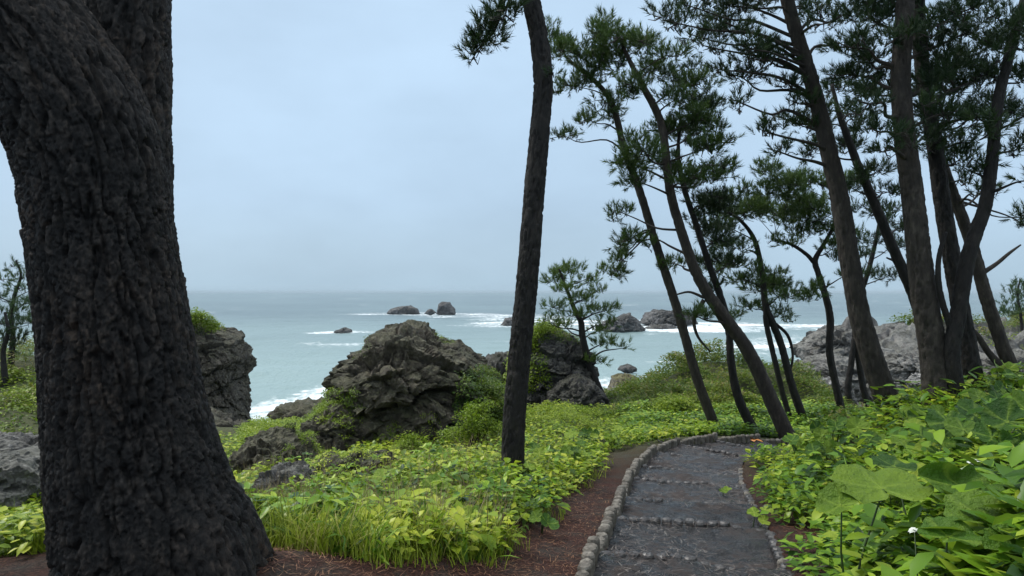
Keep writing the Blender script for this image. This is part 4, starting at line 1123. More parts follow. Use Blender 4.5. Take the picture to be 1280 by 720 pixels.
rg = np.random.default_rng(5)
HERB = [tmpl_herb(rg) for _ in range(6)]
HERB_BIG = [tmpl_herb(rg, 8, .18, .32, .115, .038) for _ in range(5)]
HERB3 = [tmpl_herb(rg, 6, .18, .36, .085, .024, True, True) for _ in range(6)]
HERB_M = [tmpl_herb(rg, 13, .16, .27, .075, .025, False) for _ in range(6)]
HERB_LO = [tmpl_herb(rg, 15, .2, .27, .085, .028, None) for _ in range(6)]
GRASS = [tmpl_grass(rg, 14, .40, .08, .0045) for _ in range(6)]
GRASS_LOW = [tmpl_grass(rg, 12, .16, .06, .0035, .4) for _ in range(4)]
STRAW = [tmpl_grass(rg, 5, .5, .05, .003, .35) for _ in range(4)]
BLADES = [tmpl_grass(rg, 9, .42, .05, .013, .9) for _ in range(4)]
CLUMP = [tmpl_clump(rg, 20, .25, .08, .03) for _ in range(6)]
CLUMP_N = [tmpl_clump(rg, 17, .25, .115, .022) for _ in range(6)]

def sample(n, x0, x1, y0, y1, power=1.0, seed=0):
    """points of the ground, denser near the viewer's side of the slope"""
    r_ = np.random.default_rng(seed)
    u = r_.random(n)
    if power == 0: y = y0 + u * (y1 - y0)
    else: y = (y0 ** -power + u * (y1 ** -power - y0 ** -power)) ** (-1 / power)
    t = r_.random(n)
    x = y * (x0 + t * (x1 - x0))          # x0, x1: slopes x / y
    z = gzat(x, y)
    return x, y, z
def s_px(p): return (p - 640) / F
BL = np.array([(300, 722), (340, 710), (420, 697), (480, 690), (560, 691), (630, 681), (672, 658), (696, 634), (714, 612), (738, 590), (770, 570), (810, 556), (840, 548), (862, 542)])
def litter_line(px): return np.interp(px, BL[:, 0], BL[:, 1])

# centre: low herbs and grasses between the litter and the rocks
def centre_zone(n, seed, y0=4.3, y1=17, margin=0, lo=-30, hi=870, power=1.0):
    x, y, z = sample(n, s_px(lo), s_px(hi), y0, y1, power, seed)
    px, py = px_of(x, y, z)
    nz_ = fbm(np.stack([x * 1.3, y * 1.3, 0 * x], 1), 3)
    ok = (py < litter_line(px) + margin + nz_ * 16) & ((gdist(x, y) > 1.05 + .5 * nz_) | (y > 11.5) & (gdist(x, y) > .95))
    return np.stack([x, y, z], 1)[ok], nz_[ok], px[ok], py[ok]
p, nz_, px, py = centre_zone(3400, 11, 4.6, 15)
scatter('low_herbs', HERB_M, p, .75 + .5 * np.random.default_rng(1).random(len(p)), M['herb'], 'low bright green herbs covering the slope beside the path', var=.5 + .4 * nz_, seed=1)
p, nz_, px, py = centre_zone(3400, 12, 8.5, 20)
scatter('low_herbs', HERB_LO, p, .8 + .6 * np.random.default_rng(2).random(len(p)), M['herb'], 'leafy green cover along the far end of the slope, before the boulders', var=.5 + .3 * nz_, seed=2)
p, nz_, px, py = centre_zone(3600, 13, 4.3, 13, 8, 0, 720)
k = (nz_ + np.where(px < 560, .30, .0) > 0)
k &= np.random.default_rng(33).random(len(k)) < .5
scatter('tall_grass', GRASS, p[k], .6 + .45 * np.random.default_rng(3).random(k.sum()), M['grass'], 'arching yellow-green grass on the slope right of the huge trunk', var=.42 + .4 * nz_[k], seed=3, tilt=.2)
k = (px > 380) & (px < 700) & (py > 585) & (nz_ > -.1)
kk = np.where(k)[0][::5]
scatter('broad_grass', BLADES, p[kk], .8, M['herb_deep'], 'tufts of broad strap-like leaves among the grass', var=.5, seed=4, tilt=.3)
p, nz_, px, py = centre_zone(900, 14, 4.3, 12, 14, 250, 760)
scatter('short_grass', GRASS_LOW, p, 1.0, M['grass'], 'sparse short grass along the edge of the needle litter', var=.45, seed=5)
p, nz_, px, py = centre_zone(700, 15, 6, 13, 0, 300, 700)
k = nz_ > .12
scatter('dry_stalks', STRAW, p[k], .8, M['dry_grass'], 'thin straw-coloured dry stalks among the green herbs', var=.6, seed=6)
p, nz_, px, py = centre_zone(800, 16, 5, 12, 0, 430, 860)
k = nz_ > -.1
scatter('broad_herbs', HERB_BIG, p[k], .8 + .4 * np.random.default_rng(7).random(k.sum()), M['herb'], 'larger oval-leaved herbs among the low cover left of the path', var=.55 + .3 * nz_[k], seed=7)
p, nz_, px, py = centre_zone(1100, 17, 4.6, 13, 0, 280, 860)
k = nz_ < .15
scatter('compound_herbs', HERB3, p[k], .8 + .5 * np.random.default_rng(27).random(k.sum()), M['herb_deep'], 'darker three-leaved herbs mixed into the slope left of the path', var=.5, seed=27)
p, nz_, px, py = centre_zone(500, 18, 5, 14, 0, 280, 640)
scatter('dry_stalks', STRAW, p, 1.0, M['dry_grass'], 'brown dead stems standing among the outcrops on the slope', var=.4, seed=28)
# strip between path bend and mound
x, y, z = sample(2600, s_px(780), s_px(1120), 14.2, 20, 0.5, 21)
k = gdist(x, y) > 1.15
p = np.stack([x, y, z], 1)[k]; nz_ = fbm(p * .8, 3)
scatter('low_herbs', HERB_LO, p, .8 + .5 * np.random.default_rng(8).random(len(p)), M['herb_deep'], 'deep green cover around the feet of the slender pines', var=.55 + .4 * nz_, seed=8)

# right bank
def bank_zone(n, seed, y0, y1, power=1.0, edge=1.05, hi=1560):
    x, y, z = sample(n, s_px(880), s_px(hi), y0, y1, power, seed)
    nz_ = fbm(np.stack([x * 1.1 + 40, y * 1.1, 0 * x], 1), 3)
    side = gdist(x, y)
    cx = np.interp(y, PC[:300, 1], PC[:300, 0])
    ok = (side > edge + .25 * nz_) & (x > cx) & ~((y > 12.1) & (x < 9.5) & (side < 1.4))
    return np.stack([x, y, z], 1)[ok], nz_[ok]
p, nz_ = bank_zone(2600, 31, 2.0, 13, .9)
scatter('leafy_herbs', HERB3, p, .75 + .5 * np.random.default_rng(9).random(len(p)), M['herb_deep'], 'mass of three-part green leaves on the bank right of the path', var=.5 + .4 * nz_, seed=9)
p, nz_ = bank_zone(2600, 32, 2.0, 13.2, .9, .92)
scatter('leafy_herbs', HERB_LO, p, .8 + .5 * np.random.default_rng(10).random(len(p)), M['herb_deep'], 'small oval-leaved herbs filling the bank under the butterbur', var=.45 + .35 * nz_, seed=10)
p, nz_ = bank_zone(1300, 35, 2.4, 12, .8, 1.15)
scatter('broad_herbs', HERB_BIG, p, (1.0 + .7 * np.random.default_rng(17).random(len(p))) * np.where(p[:, 1] < 4.6, 1.1, 1.0), M['herb_deep'], 'broad overlapping leaves of medium size over the right bank', var=.42 + .45 * nz_, seed=17)
p, nz_ = bank_zone(1400, 33, 7, 14, .6, 1.0)
scatter('leafy_herbs', HERB_LO, p, .8 + .5 * np.random.default_rng(11).random(len(p)), M['herb'], 'yellow-green herbs along the top of the bank under the pine clump', var=.38 + .4 * nz_, seed=11)
p, nz_ = bank_zone(320, 34, 6, 12, .6, 1.2)
k = nz_ > .05
scatter('broad_grass', BLADES, p[k], 1.0, M['herb_deep'], 'strap-leaved plants near the foot of the pine clump', var=.6, seed=12, tilt=.3)
r_ = np.random.default_rng(36); y = r_.uniform(2.5, 3.7, 420); x = y * r_.uniform(s_px(1000), s_px(1330), 420); z = gzat(x, y)
k = gdist(x, y) > 1.1
scatter('leafy_herbs', HERB3, np.stack([x, y, z], 1)[k], r_.uniform(.5, .8, k.sum()), M['herb_deep'], 'dark low leaves beneath the biggest butterbur leaves', var=.35, seed=18)
# left of the huge trunk
x, y, z = sample(700, s_px(-260), s_px(140), 4.2, 9, 1.0, 41)
p = np.stack([x, y, z], 1)
scatter('low_herbs', HERB, p, 1.1, M['herb'], 'bright green leaves at the bottom left corner', var=.55, seed=13)

# bushy slopes farther off: mound, left bank, flank behind the rocks
def bush_zone(name, n, lo, hi, y0, y1, mat, label, seed, sc=1.0, tm=None, cond=None, var=.5, lift=.05):
    x, y, z = sample(n, s_px(lo), s_px(hi), y0, y1, .3, seed)
    px, py = px_of(x, y, z)
    nz_ = fbm(np.stack([x * .7, y * .7, 0 * x], 1), 3)
    ok = gdist(x, y) > 1.5
    if cond is not None: ok &= cond(x, y, z, px, py)
    r_ = np.random.default_rng(seed)
    p = np.stack([x, y, z + lift + np.maximum(nz_, -.25) * .95 * sc], 1)[ok]
    return scatter(name, tm or CLUMP_N, p, sc * r_.uniform(.8, 1.5, len(p)), mat, label, var=var + .55 * nz_[ok], seed=seed)
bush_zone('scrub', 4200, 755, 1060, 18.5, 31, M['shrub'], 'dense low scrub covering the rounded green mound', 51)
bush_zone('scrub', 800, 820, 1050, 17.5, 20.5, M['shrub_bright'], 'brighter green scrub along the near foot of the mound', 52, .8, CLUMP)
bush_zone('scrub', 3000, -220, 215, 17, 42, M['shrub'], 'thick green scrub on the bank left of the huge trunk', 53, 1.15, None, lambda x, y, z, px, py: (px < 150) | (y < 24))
bush_zone('scrub', 1300, -220, 140, 16, 26, M['shrub_bright'], 'brighter yellow-green scrub lower on the left bank', 54, 1.0, CLUMP)
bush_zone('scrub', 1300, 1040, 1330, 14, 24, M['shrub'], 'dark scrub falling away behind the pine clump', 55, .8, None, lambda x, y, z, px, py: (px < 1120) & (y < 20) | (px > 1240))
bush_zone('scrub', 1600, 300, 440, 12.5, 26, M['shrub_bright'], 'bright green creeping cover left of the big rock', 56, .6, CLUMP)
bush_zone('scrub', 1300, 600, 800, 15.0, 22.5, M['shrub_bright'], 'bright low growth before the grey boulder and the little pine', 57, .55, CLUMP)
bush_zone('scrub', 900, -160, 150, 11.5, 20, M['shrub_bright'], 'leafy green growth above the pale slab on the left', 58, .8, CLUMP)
# plants growing on the far headland
r_ = np.random.default_rng(61)
SHf = SH.reshape(-1, 3); spx, spy = px_of(SHf[:, 0], SHf[:, 1], SHf[:, 2])
k = np.where((SHf[:, 1] > 62) & (SHf[:, 1] < 105) & (((spx > 1075) & (spx < 1180)) | (spx > 1215)) & (fbm(SHf * .09, 3) + .25 * (SHf[:, 2] + 1.0) > -.05))[0]
k = r_.choice(k, min(1500, len(k)), False)
p = SHf[k] + np.stack([r_.normal(0, .3, len(k)), r_.normal(0, .3, len(k)), 0 * k + .25], 1)
scatter('headland_scrub', CLUMP, p, r_.uniform(2.0, 4.0, len(k)), M['shrub'], 'pale green scrub on the far headland between the trunks', var=.72 + .4 * fbm(p * .2, 3), seed=61)
k = np.where((SHf[:, 1] > 44) & (SHf[:, 1] < 70) & (spx > 1225) & (spy < 440))[0]
k = r_.choice(k, min(700, len(k)), False)
scatter('headland_scrub', CLUMP, SHf[k] + np.array([0, 0, .15]), r_.uniform(1.5, 2.6, len(k)), M['shrub_bright'], 'bright grassy slope at the right edge above the shore', var=.6, seed=62)

# growth on the rocks, part of each rock
def grow(o, V, T, n, mat, tm, sc, cond, seed, name='moss', var=.5):
    a_, b_, c_ = V[T[:, 0]], V[T[:, 1]], V[T[:, 2]]
    nn = np.cross(b_ - a_, c_ - a_); ar = np.linalg.norm(nn, axis=1); nn /= ar[:, None] + 1e-12
    ce = (a_ + b_ + c_) / 3
    px, py = px_of(ce[:, 0], ce[:, 1], ce[:, 2])
    no = fbm(ce * .9 + seed, 3)
    ok = cond(px, py, nn, no) & (ce[:, 1] < np.median(V[:, 1]) + 3)
    r_ = np.random.default_rng(seed)
    k = np.where(ok)[0]
    if not len(k): return
    k = r_.choice(k, min(n, len(k)), False)
    scatter(name, tm, ce[k], sc * r_.uniform(.7, 1.3, len(k)), mat, None, o, var=var + .4 * no[k], seed=seed, loc=np.array(o.location), normal=nn[k] * .8)
grow(big, bigV, bigT, 900, M['shrub_bright'], CLUMP, .5, lambda px, py, nn, no: (px < 446) & (py > 488) & (nn[:, 2] > .0) & (px + py * .9 < 900 + no * 30), 71)
grow(big, bigV, bigT, 60, M['shrub_bright'], CLUMP, .35, lambda px, py, nn, no: (np.abs(px - 556) < 14) & (py < 432) & (nn[:, 2] > .1), 72)
grow(big, bigV, bigT, 30, M['shrub'], CLUMP, .35, lambda px, py, nn, no: (np.abs(px - 452) < 12) & (py < 452) & (nn[:, 2] > .1), 73)
grow(big, bigV, bigT, 1300, M['shrub'], CLUMP, .7, lambda px, py, nn, no: (px > 585 + no * 25) & (py > 462 - (px - 600) * .2) & (nn[:, 1] < .3), 74, 'creeper', .4)
grow(ridge, ridgeV, ridgeT, 500, M['shrub_bright'], CLUMP, .45, lambda px, py, nn, no: (nn[:, 2] > .35) & (no > -.2), 78)
grow(*oc1, 260, M['shrub_bright'], CLUMP, .35, lambda px, py, nn, no: (nn[:, 2] > .45) & (no > -.15), 79)
grow(*oc2, 200, M['herb'], CLUMP, .32, lambda px, py, nn, no: (nn[:, 2] > .5) & (no > -.1), 80)
grow(big, bigV, bigT, 500, M['shrub_bright'], CLUMP, .4, lambda px, py, nn, no: (py > 520 + no * 20) & (nn[:, 2] > .15) & (px < 560), 81)
grow(cliff, cliffV, cliffT, 500, M['shrub'], CLUMP, 1.0, lambda px, py, nn, no: (px < 276) & (py < 415 + no * 8) & (nn[:, 2] > .2), 75, 'creeper', .62)
grow(rk2, rk2V, rk2T, 700, M['shrub_bright'], CLUMP, .65, lambda px, py, nn, no: (px < 690 + no * 30) & (py < 490) & (nn[:, 1] < .4) & (no > -.25), 76, 'creeper', .55)
grow(rk2, rk2V, rk2T, 300, M['shrub'], CLUMP_N, .5, lambda px, py, nn, no: (py < 430) & (nn[:, 2] > .3), 77, 'moss', .5)

# ------------------------------------------------------------------ shrubs one can pick out
def shrub(name, label, Y, blobs, mat, seed, n=160, sc=.55, tm=None, group=None):
    """blobs: [(px, py, rx, ry)]"""
    r_ = np.random.default_rng(seed)
    c0 = at(blobs[0][0], blobs[0][1] + blobs[0][3], Y)
    base = np.array([c0[0], Y, float(gzat(c0[0], Y)[0])])
    o = thing(name, base, label, 'shrub', group)
    P, st = [], MB()
    for (px, py, ax, az) in blobs:
        c = at(px, py, Y + r_.uniform(-.3, .3)); a = np.array([ax, .9 * ax, az]) / F * Y
        k = max(12, int(n * ax * az / 900))
        d = r_.normal(size=(k, 3)); d /= np.linalg.norm(d, axis=1)[:, None]
        lump = 1 + .25 * fbm(d * 2.2 + seed, 3)
        P.append(c + d * (r_.random(k)[:, None] ** .4) * a * lump[:, None])
        for q_ in range(5):
            e_ = P[-1][q_]; mid = .5 * (base + e_) + r_.normal(0, .06, 3)
            st.add(*tube(np.array([base - [0, 0, .05], mid, e_]), np.array([.018, .012, .005]), 5))
    st.build('stem', M['bark_dark'], o, True, base)
    P = np.vstack(P)
    scatter('foliage', tm or CLUMP, P, sc * r_.uniform(.75, 1.25, len(P)), mat, None, o, tilt=.4, var=.5, varsd=.16, seed=seed, loc=base)
    return o
shrub('shrub', 'leafy shrub between the big rock and the middle pine trunk', 14.3, [(592, 530, 26, 20), (570, 548, 20, 16), (612, 545, 22, 20), (600, 510, 18, 12)], M['shrub_bright'], 81, 190, .5)
shrub('shrub', 'dark shrub hugging the right flank of the big rock', 16.6, [(612, 492, 20, 22), (596, 510, 20, 20), (625, 520, 18, 24)], M['shrub'], 82, 200, .6)
shrub('shrub', 'bright yellow-green bush right of the middle trunk above the grey rock', 22.3, [(676, 418, 14, 16), (666, 435, 12, 14), (672, 460, 14, 16), (684, 475, 14, 14)], M['shrub_bright'], 83, 330, .75)
shrub('shrub', 'small vivid green plant at the foot of the big rock', 13.4, [(512, 553, 11, 10), (505, 562, 10, 8), (520, 563, 9, 7)], M['shrub_bright'], 84, 500, .4)
shrub('shrub', 'rounded bright bush at the foot of the mound, left of the thin leaning pine', 19.0, [(850, 508, 28, 9), (830, 514, 18, 8), (875, 506, 22, 9)], M['shrub_bright'], 85, 420, .6)
shrub('shrub', 'green bush at the foot of the mound between the two leaning pines', 18.6, [(905, 516, 16, 9), (920, 512, 16, 8)], M['shrub_bright'], 86, 420, .6)
shrub('shrub', 'dusky green bush right of the boulder under the little pine', 19.5, [(785, 515, 22, 10), (765, 522, 16, 8)], M['shrub'], 87, 420, .6)
shrub('shrub', 'tuft of scrub crowning the brown cliff beside the huge trunk', 30, [(252, 400, 14, 8), (266, 408, 12, 6), (240, 396, 12, 8)], M['shrub_bright'], 88, 500, .9)
shrub('shrub', 'dark spiky bush hanging at the right end of the mound', 21.5, [(1030, 500, 16, 12), (1018, 512, 16, 9)], M['shrub'], 89, 420, .6, CLUMP_N)

# ------------------------------------------------------------------ butterbur: big round leaves on stalks
def bb_mat(name, c0, c1, c2):
    m, N, L, b = newmat(name)
    oi = N.new('ShaderNodeObjectInfo'); n1 = noise_node(N, L, 5, 4, .6)
    at_ = N.new('ShaderNodeAttribute'); at_.attribute_name = 'vein'
    ad = N.new('ShaderNodeMath'); ad.operation = 'MULTIPLY_ADD'; ad.inputs[1].default_value = .55; L.new(oi.outputs['Random'], ad.inputs[0])
    m2 = N.new('ShaderNodeMath'); m2.operation = 'MULTIPLY'; m2.inputs[1].default_value = .55; L.new(n1.outputs['Fac'], m2.inputs[0]); L.new(m2.outputs[0], ad.inputs[2])
    r = ramp_node(N, L, ad.outputs[0], [(.2, c0), (.5, c1), (.85, c2)])
    col = mixc(N, L, at_.outputs['Fac'], r.outputs[0], (c2[0] * 1.5, c2[1] * 1.4, c2[2] * 2.2))
    n2 = noise_node(N, L, 30, 4, .65); bump(N, L, b, n2.outputs['Fac'], 1.0, .03)
    L.new(col, b.inputs['Base Color']); b.inputs['Roughness'].default_value = .42; b.inputs['Specular IOR Level'].default_value = .25
    t = N.new('ShaderNodeBsdfTranslucent'); L.new(col, t.inputs['Color'])
    # the underside is pale and downy
    g_ = N.new('ShaderNodeNewGeometry')
    und = N.new('ShaderNodeBsdfDiffuse'); und.inputs['Color'].default_value = (.34, .40, .30, 1)
    mb_ = N.new('ShaderNodeMixShader'); L.new(g_.outputs['Backfacing'], mb_.inputs[0]); L.new(b.outputs[0], mb_.inputs[1]); L.new(und.outputs[0], mb_.inputs[2])
    mx = N.new('ShaderNodeMixShader'); mx.inputs[0].default_value = .28
    L.new(mb_.outputs[0], mx.inputs[1]); L.new(t.outputs[0], mx.inputs[2]); L.new(mx.outputs[0], N['Material Output'].inputs['Surface'])
    return m
M['butterbur'] = bb_mat('butterbur', (.024, .07, .008), (.058, .135, .011), (.15, .235, .018))
M['butterbur_bright'] = bb_mat('butterbur_bright', (.10, .19, .012), (.17, .27, .02), (.27, .35, .035))
def bb_leaf(seed, bowl=.16, curl=0.0):
    r_ = np.random.default_rng(seed); na, nr = 44, 7
    V, A = [[0, 0, 0]], [1.0]
    ph = r_.random(4) * 6.28
    for j in range(1, nr + 1):
        for i in range(na):
            th = -math.pi + (i + .5) / na * 2 * math.pi
            e_ = 1 - .62 * math.exp(-((abs(th) - math.pi) / .33) ** 2)
            e_ *= 1 + .05 * math.sin(3 * th + ph[0]) + .035 * math.sin(11 * th + ph[1]) + r_.normal(0, .008)
            rr_ = j / nr * e_
            x, y = math.cos(th) * rr_ + .12, math.sin(th) * rr_ * 1.04
            vein = max(0, math.cos(4.5 * th)) ** 6
            z = bowl * rr_ ** 1.6 * (1 + .6 * math.sin(2 * th + ph[2])) + .075 * rr_ * (1 - .5 * rr_) * math.cos(9 * th) - .06 * vein * rr_ + .02 * math.sin(rr_ * 26 + 3 * math.cos(9 * th)) * rr_ + .09 * rr_ ** 2 * math.sin(5 * th + ph[3]) + r_.normal(0, .006) * rr_
            if curl and x > .5: aa_ = min((x - .5) * 5.4 * curl, 3.05); z += (1 - math.cos(aa_)) / 5.4; x = .5 + math.sin(aa_) / 5.4 - max(0, (x - .5) - 3.05 / 5.4)
            V.append([x, y, z]); A.append(.85 * vein * (1 - .5 * rr_))
    T = [[0, 1 + i, 1 + (i + 1) % na] for i in range(na) if i != na - 1]
    Q = []
    for j in range(nr - 1):
        for i in range(na - 1):
            a_ = 1 + j * na + i; Q.append([a_, a_ + na, a_ + na + 1, a_ + 1])
    return mesh_data('leaf', np.array(V, float), [np.array(T), np.array(Q)], True, {'vein': np.array(A)})
def bb_set(mat):
    s = [bb_leaf(i, .10 + .10 * (i % 3)) for i in range(6)]
    for me in s: me.materials.append(mat)
    return s
BB, BBB = bb_set(M['butterbur']), bb_set(M['butterbur_bright'])
BBC = bb_leaf(40, .12, 1.0); BBC.materials.append(M['butterbur'])
m, N, L, b = newmat('stalk'); b.inputs['Base Color'].default_value = (.045, .075, .02, 1); b.inputs['Roughness'].default_value = .5
M['stalk'] = m
def butterbur(label, leaves, meshes=BB, group=None, seed=0):
    """leaves: [(centre xyz, radius, tilt direction, tilt amount[, mesh])...]"""
    r_ = random.Random(seed)
    c = np.mean([l[0] for l in leaves], 0)
    base = np.array([c[0] + r_.uniform(-.05, .05), c[1] + .12, float(gzat(c[0], c[1] + .12)[0])])
    o = thing('butterbur_plant', base, label, 'plant', group)
    for l in leaves:
        pos = np.asarray(l[0])
        me = l[4] if len(l) > 4 else r_.choice(meshes)
        lf = bpy.data.objects.new('leaf', me); COL.objects.link(lf); lf.parent = o
        lf.location = pos - base; lf.scale = (l[1],) * 3
        nrm = Vector((math.cos(l[2]) * math.sin(l[3]), math.sin(l[2]) * math.sin(l[3]), math.cos(l[3])))
        qd = Vector((0, 0, 1)).rotation_difference(nrm)
        from mathutils import Quaternion
        lf.rotation_mode = 'QUATERNION'; lf.rotation_quaternion = qd @ Quaternion((0, 0, 1), r_.uniform(0, 6.28) if len(l) < 6 else l[5])
        mid = .5 * (base + pos) + np.array([r_.uniform(-.04, .04), r_.uniform(-.04, .04), .03])
        V, qf, t = tube(np.array([base - [0, 0, .03], mid, pos - [0, 0, .004]]), np.array([.007, .006, .004]) * (1 + l[1]), 6)
        obj('stalk', V - base, [qf, t], M['stalk'], o)
    return o
def bl(px, py, Y, half, tilt_dir=-90, tilt=20, mesh=None, spin=None):
    t = [at(px, py, Y), half / F * Y, R(tilt_dir), R(tilt)]
    if mesh is not None: t.append(mesh)
    if spin is not None:
        if mesh is None: t.append(BB[0])
        t.append(spin)
    return tuple(t)
butterbur('broadest butterbur leaf with its pale stalk hole, centre of the right bank', [bl(1104, 612, 4.5, 56, -95, 10), bl(1052, 632, 4.4, 27, -130, 26)], seed=1)
butterbur('butterbur with one leaf curled to show its white underside', [bl(1205, 610, 4.35, 46, -80, 10, BBC, 1.75), bl(1120, 584, 5.1, 27, -60, 16)], seed=2)
butterbur('olive-green butterbur at the right edge, lowest of the big leaves', [bl(1240, 652, 3.7, 54, -100, 6), bl(1184, 672, 3.6, 34, -120, 10), bl(1272, 688, 3.4, 36, -70, 8)], seed=3)
butterbur('butterbur with upright overlapping leaves below the thickest pine', [bl(1185, 526, 6.2, 26, -100, 34), bl(1222, 520, 6.4, 24, -80, 38), bl(1205, 538, 6.0, 22, -90, 26)], seed=4)
butterbur('butterbur in the upper right corner of the bank, under the rightmost pine', [bl(1262, 528, 5.6, 28, -110, 32), bl(1282, 512, 5.9, 26, -90, 34), bl(1240, 545, 5.5, 22, -90, 26)], seed=5)
butterbur('bright lime butterbur leaf alone above the grassy slope', [bl(482, 597, 8.2, 16, -90, 25)], BBB, seed=6)
butterbur('bright butterbur pair in the grass right of the lone lime leaf', [bl(545, 610, 7.0, 17, -90, 35), bl(530, 615, 7.05, 12, -140, 40)], BBB, seed=7)
butterbur('butterbur with a pale drooping leaf above the needle litter', [bl(582, 650, 5.6, 18, -100, 30), bl(563, 667, 5.45, 11, -80, 60), bl(600, 645, 5.7, 13, -30, 45)], BBB, seed=8)
butterbur('low butterbur leaning over the litter beside the path', [bl(685, 655, 6.2, 13, -40, 40), bl(672, 648, 6.25, 10, -120, 30)], BB, seed=9)
butterbur('pale yellow-green young butterbur at the very edge of the path', [bl(944, 641, 7.0, 9, -90, 20), bl(957, 636, 7.05, 8, -90, 15), bl(956, 651, 6.9, 8, -90, 30)], BBB, seed=10)
butterbur('little butterbur growing in the path near its right edge', [bl(903, 613, 8.85, 6, -60, 20), bl(909, 612, 8.9, 5, -120, 20)], BBB, seed=11)
LAND = [('the broadest leaf', at(1100, 612, 3.6)), ('the curled white-backed leaf', at(1205, 608, 3.5)), ('the thickest pine', at(1174, 495, 10)), ('the thick leaning pine', at(1114, 514, 11)), ('the rightmost pine', at(1266, 477, 12.2)), ('the white flower head', at(1143, 661, 3.75)), ('the stout red-brown pine', at(1000, 560, 12.5)), ('the young path-edge butterbur', at(955, 640, 7)), ('the butterbur in the upper right corner', at(1262, 528, 5.6)), ('the right log edging', at(960, 660, 6.4)), ('the upright overlapping leaves', at(1205, 528, 6.2)),
        ('the middle pine', at(640, 590, 9)), ('the path bend', at(835, 556, 12.7)), ('the boulder by the little pine', at(725, 520, 20)), ('the left log edging', at(790, 590, 9.5))]
SMALL = []
ORD = ['nearest to it'] + [w_ + ' nearest' for w_ in 'second third fourth fifth sixth seventh eighth ninth tenth eleventh twelfth thirteenth fourteenth fifteenth sixteenth seventeenth eighteenth nineteenth twentieth'.split()] + ['farthest of all']
def name_small():
    seen = {}
    for o_, txt, lo, hi in SMALL:
        p_ = np.array(o_.location)
        best = min(range(lo, hi), key=lambda k_: np.hypot(*(LAND[k_][1][:2] - p_[:2])))
        dx, dy = p_[:2] - LAND[best][1][:2]
        way = ('right of' if dx > 0 else 'left of') if abs(dx) > abs(dy) else ('behind' if dy > 0 else 'in front of')
        seen.setdefault((txt, best, way), []).append((math.hypot(dx, dy), o_))
    for (txt, best, way), l_ in seen.items():
        for k_, (d_, o_) in enumerate(sorted(l_, key=lambda t_: t_[0])):
            o_['label'] = '%s %s %s, %s' % (txt, way, LAND[best][0], ORD[min(k_, len(ORD) - 1)] if len(l_) > 1 else 'the only one there')
r_ = random.Random(77)
lab_r = 'smaller butterbur among the herbs on the bank right of the path'
for i in range(36):
    for _ in range(400):
        Y = r_.uniform(4.0, 10.5); px = r_.uniform(985, 1275); x = (px - 640) / F * Y
        z0 = float(gzat(x, Y)[0]); py = px_of(x, Y, z0)[1]
        if gdist(x, Y)[0] > 1.35 and py < 720 and not (1030 < px < 1270 and Y < 4.8): break
    lv = []
    for j in range(r_.choice((2, 3, 3))):
        h = r_.uniform(.24, .40) * (1 if Y > 4.5 else .8)
        lv.append((np.array([x + r_.uniform(-.16, .16), Y + r_.uniform(-.14, .14), z0 + h]), r_.uniform(.075, .14) if Y > 4.6 else r_.uniform(.05, .085), r_.uniform(-2.6, -.5), R(r_.uniform(15, 60))))
    o_ = butterbur(lab_r, lv, BB if r_.random() < .75 else BBB, 'small butterbur on the right bank', 100 + i); SMALL.append((o_, 'small butterbur', 0, 11))
lab_l = 'pale butterbur in the leafy patch left of the path bend'
for i in range(20):
    for _ in range(400):
        Y = r_.uniform(8.5, 14); px = r_.uniform(655, 835); x = (px - 640) / F * Y
        z0 = float(gzat(x, Y)[0]); py = px_of(x, Y, z0)[1]
        if gdist(x, Y)[0] > 1.15 and py < litter_line(px) - 4: break
    lv = [(np.array([x + r_.uniform(-.12, .12), Y + r_.uniform(-.1, .1), z0 + r_.uniform(.2, .36)]), r_.uniform(.05, .095), r_.uniform(-2.8, -.4), R(r_.uniform(10, 60))) for j in range(r_.choice((1, 2, 3)))]
    o_ = butterbur(lab_l, lv, BBB if r_.random() < .7 else BB, 'butterbur left of the path bend', 200 + i); SMALL.append((o_, 'small pale butterbur', 11, 15))
name_small()

# ------------------------------------------------------------------ litter and small things
def needles_on(name, n, fx, mat, label, seed, ln=.075, wd=.0016):
    r_ = np.random.default_rng(seed)
    x, y, z = fx(r_, n); n = len(x)
    a = r_.random(n) * 6.283; d = np.stack([np.cos(a), np.sin(a), r_.normal(0, .12, n)], 1) * (ln * r_.uniform(.5, 1.3, n))[:, None]
    s = np.stack([-np.sin(a), np.cos(a), 0 * a], 1) * (wd * (1 + y * .12))[:, None]
    b0 = np.stack([x, y, z + .008 + .01 * r_.random(n)], 1)
    V = np.stack([b0 - s, b0 + s, b0 + d], 1).reshape(-1, 3)
    o = obj(name, V, np.arange(3 * n).reshape(-1, 3), mat, None, False, {'var': np.repeat(r_.random(n), 3)})
    tag(o, label, kind='stuff')
def f_ground(r_, n):
    y = 1.5 + 7.5 * r_.random(n) ** 1.2; x = y * r_.uniform(s_px(240), s_px(1100), n)
    k = gdist(x, y) > HALF + .12
    x, y = x[k], y[k]
    return x, y, gzat(x, y)
needles_on('pine_needles', 22000, f_ground, M['fallen'], 'fallen rust-brown pine needles on the ground left of the path', 91)
def f_path(r_, n):
    s = r_.random(n) * s_of_y(12.5) ; o_ = r_.uniform(-HALF, HALF, n) ; o_ = np.sign(o_) * np.abs(o_ / HALF) ** .8 * HALF
    x, y = path_at(s, o_)
    k = fbm(np.stack([x * 1.5, y * 1.5, 0 * x], 1), 3) > -.05
    return x[k], y[k], (tread_z(s) * .9 + np.interp(s, PS, PC[:, 2]) * .1)[k] + .012
needles_on('pine_needles', 7500, f_path, M['needle_grey'], 'scattered wet pine needles lying on the dark path', 92, .09)
m, N, L, b = newmat('orange_leaf'); b.inputs['Base Color'].default_value = (.62, .24, .05, 1); b.inputs['Roughness'].default_value = .5
M['orange'] = m
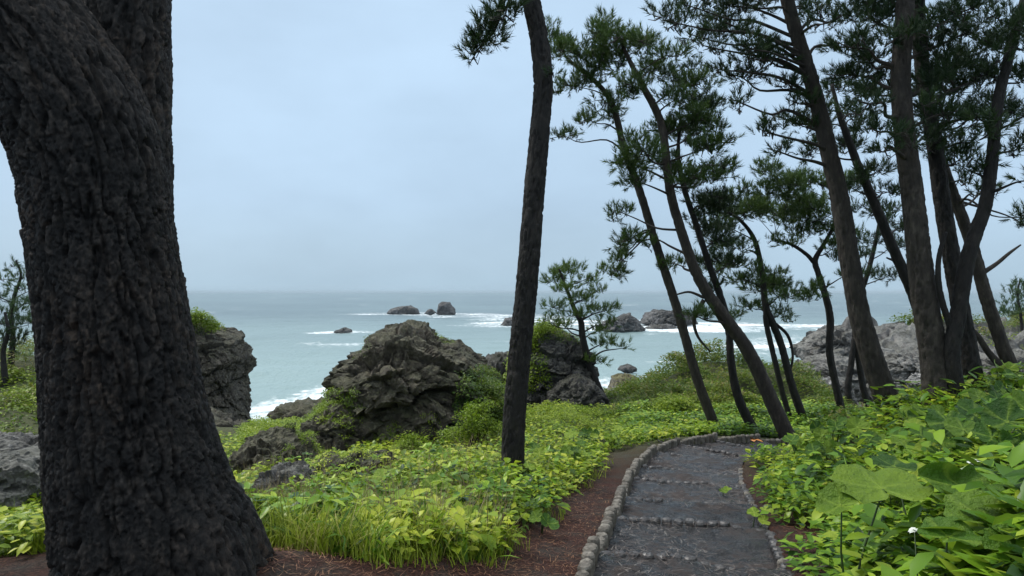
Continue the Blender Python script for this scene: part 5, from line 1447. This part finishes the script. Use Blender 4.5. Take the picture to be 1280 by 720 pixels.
c = at(943, 552, 13.6)
lv, lt = leaf_hi(.16, .06, .3); mb = MB()
for k_, (a_, t_) in enumerate(((0, .3), (2.1, .8), (4.2, .1))):
    mb.add(lv @ rx_(t_).T @ rz(a_).T + np.array([0, 0, .02 * k_]), None, lt)
o = mb.build('fallen_leaves', M['orange'], None); o.location = c; tag(o, 'orange dead leaves caught on the log edging at the bend', 'leaves')
m, N, L, b = newmat('petal'); b.inputs['Base Color'].default_value = (.55, .58, .50, 1); b.inputs['Roughness'].default_value = .5
M['petal'] = m
for (px, py, Y, s, lab) in ((1143, 661, 3.75, .036, 'white flower head below the broadest butterbur leaf'), (1212, 578, 5.1, .038, 'white flower cluster right of the curled butterbur leaf'), (1228, 576, 5.15, .034, 'smaller white flower cluster at the far side of the curled leaf')):
    o = thing('white_flower', at(px, py, Y), lab, 'flower', 'white flowers on the bank')
    r2 = np.random.default_rng(int(px)); mb = MB()
    for k_ in range(9):
        lv, lt = leaf_hi(s * 1.2, s * .45, .3)
        mb.add(lv @ rx_(r2.uniform(-.2, .6)).T @ rz(r2.random() * 6.28).T + r2.normal(0, s * .4, 3) * [1, 1, .4], None, lt)
    mb.build('petals', M['petal'], o)
    gz_ = float(gzat(at(px, py, Y)[0], Y)[0]) - at(px, py, Y)[2]
    V, qf, t = tube(np.array([[0, 0, gz_], [.02, 0, gz_ * .5], [0, 0, 0]]), np.array([.004, .004, .003]), 5)
    obj('stalk', V, [qf, t], M['stalk'], o)
def stick(pts, r0, label):
    P, _ = catmull(np.array(pts), 16)
    V, qf, t = tube(P, np.linspace(r0, r0 * .4, 16), 6)
    o = obj('fallen_twig', V - P[0], [qf, t], M['deadwood'], None); o.location = P[0]; tag(o, label, 'twig')
stick([at(1012, 712, 5.0), at(1035, 708, 5.0), at(1052, 714, 4.9), at(1066, 726, 4.8)], .012, 'bare grey root or stick on the brown soil by the right log edging')
stick([at(822, 550, 12.9), at(830, 555, 12.8), at(834, 560, 12.8)], .014, 'pale stub of dead wood sticking out behind the path bend')

# ------------------------------------------------------------------ sea air
m = bpy.data.materials.new('haze'); m.use_nodes = True
N, L = m.node_tree.nodes, m.node_tree.links
N.clear()
mo = N.new('ShaderNodeOutputMaterial'); pv = N.new('ShaderNodeVolumePrincipled')
pv.inputs['Color'].default_value = (.58, .69, .75, 1); pv.inputs['Density'].default_value = HAZE
L.new(pv.outputs[0], mo.inputs['Volume'])
X0, X1, Y0, Y1, Z0, Z1 = -22500, 22500, -40, 25000, SEA - 3, 14
V = np.array([(x, y, z) for z in (Z0, Z1) for y in (Y0, Y1) for x in (X0, X1)], float)
o = obj('haze', V, np.array([[0, 2, 3, 1], [4, 5, 7, 6], [0, 1, 5, 4], [2, 6, 7, 3], [0, 4, 6, 2], [1, 3, 7, 5]]), m, None, False)
tag(o, 'thin pale sea haze', kind='stuff')
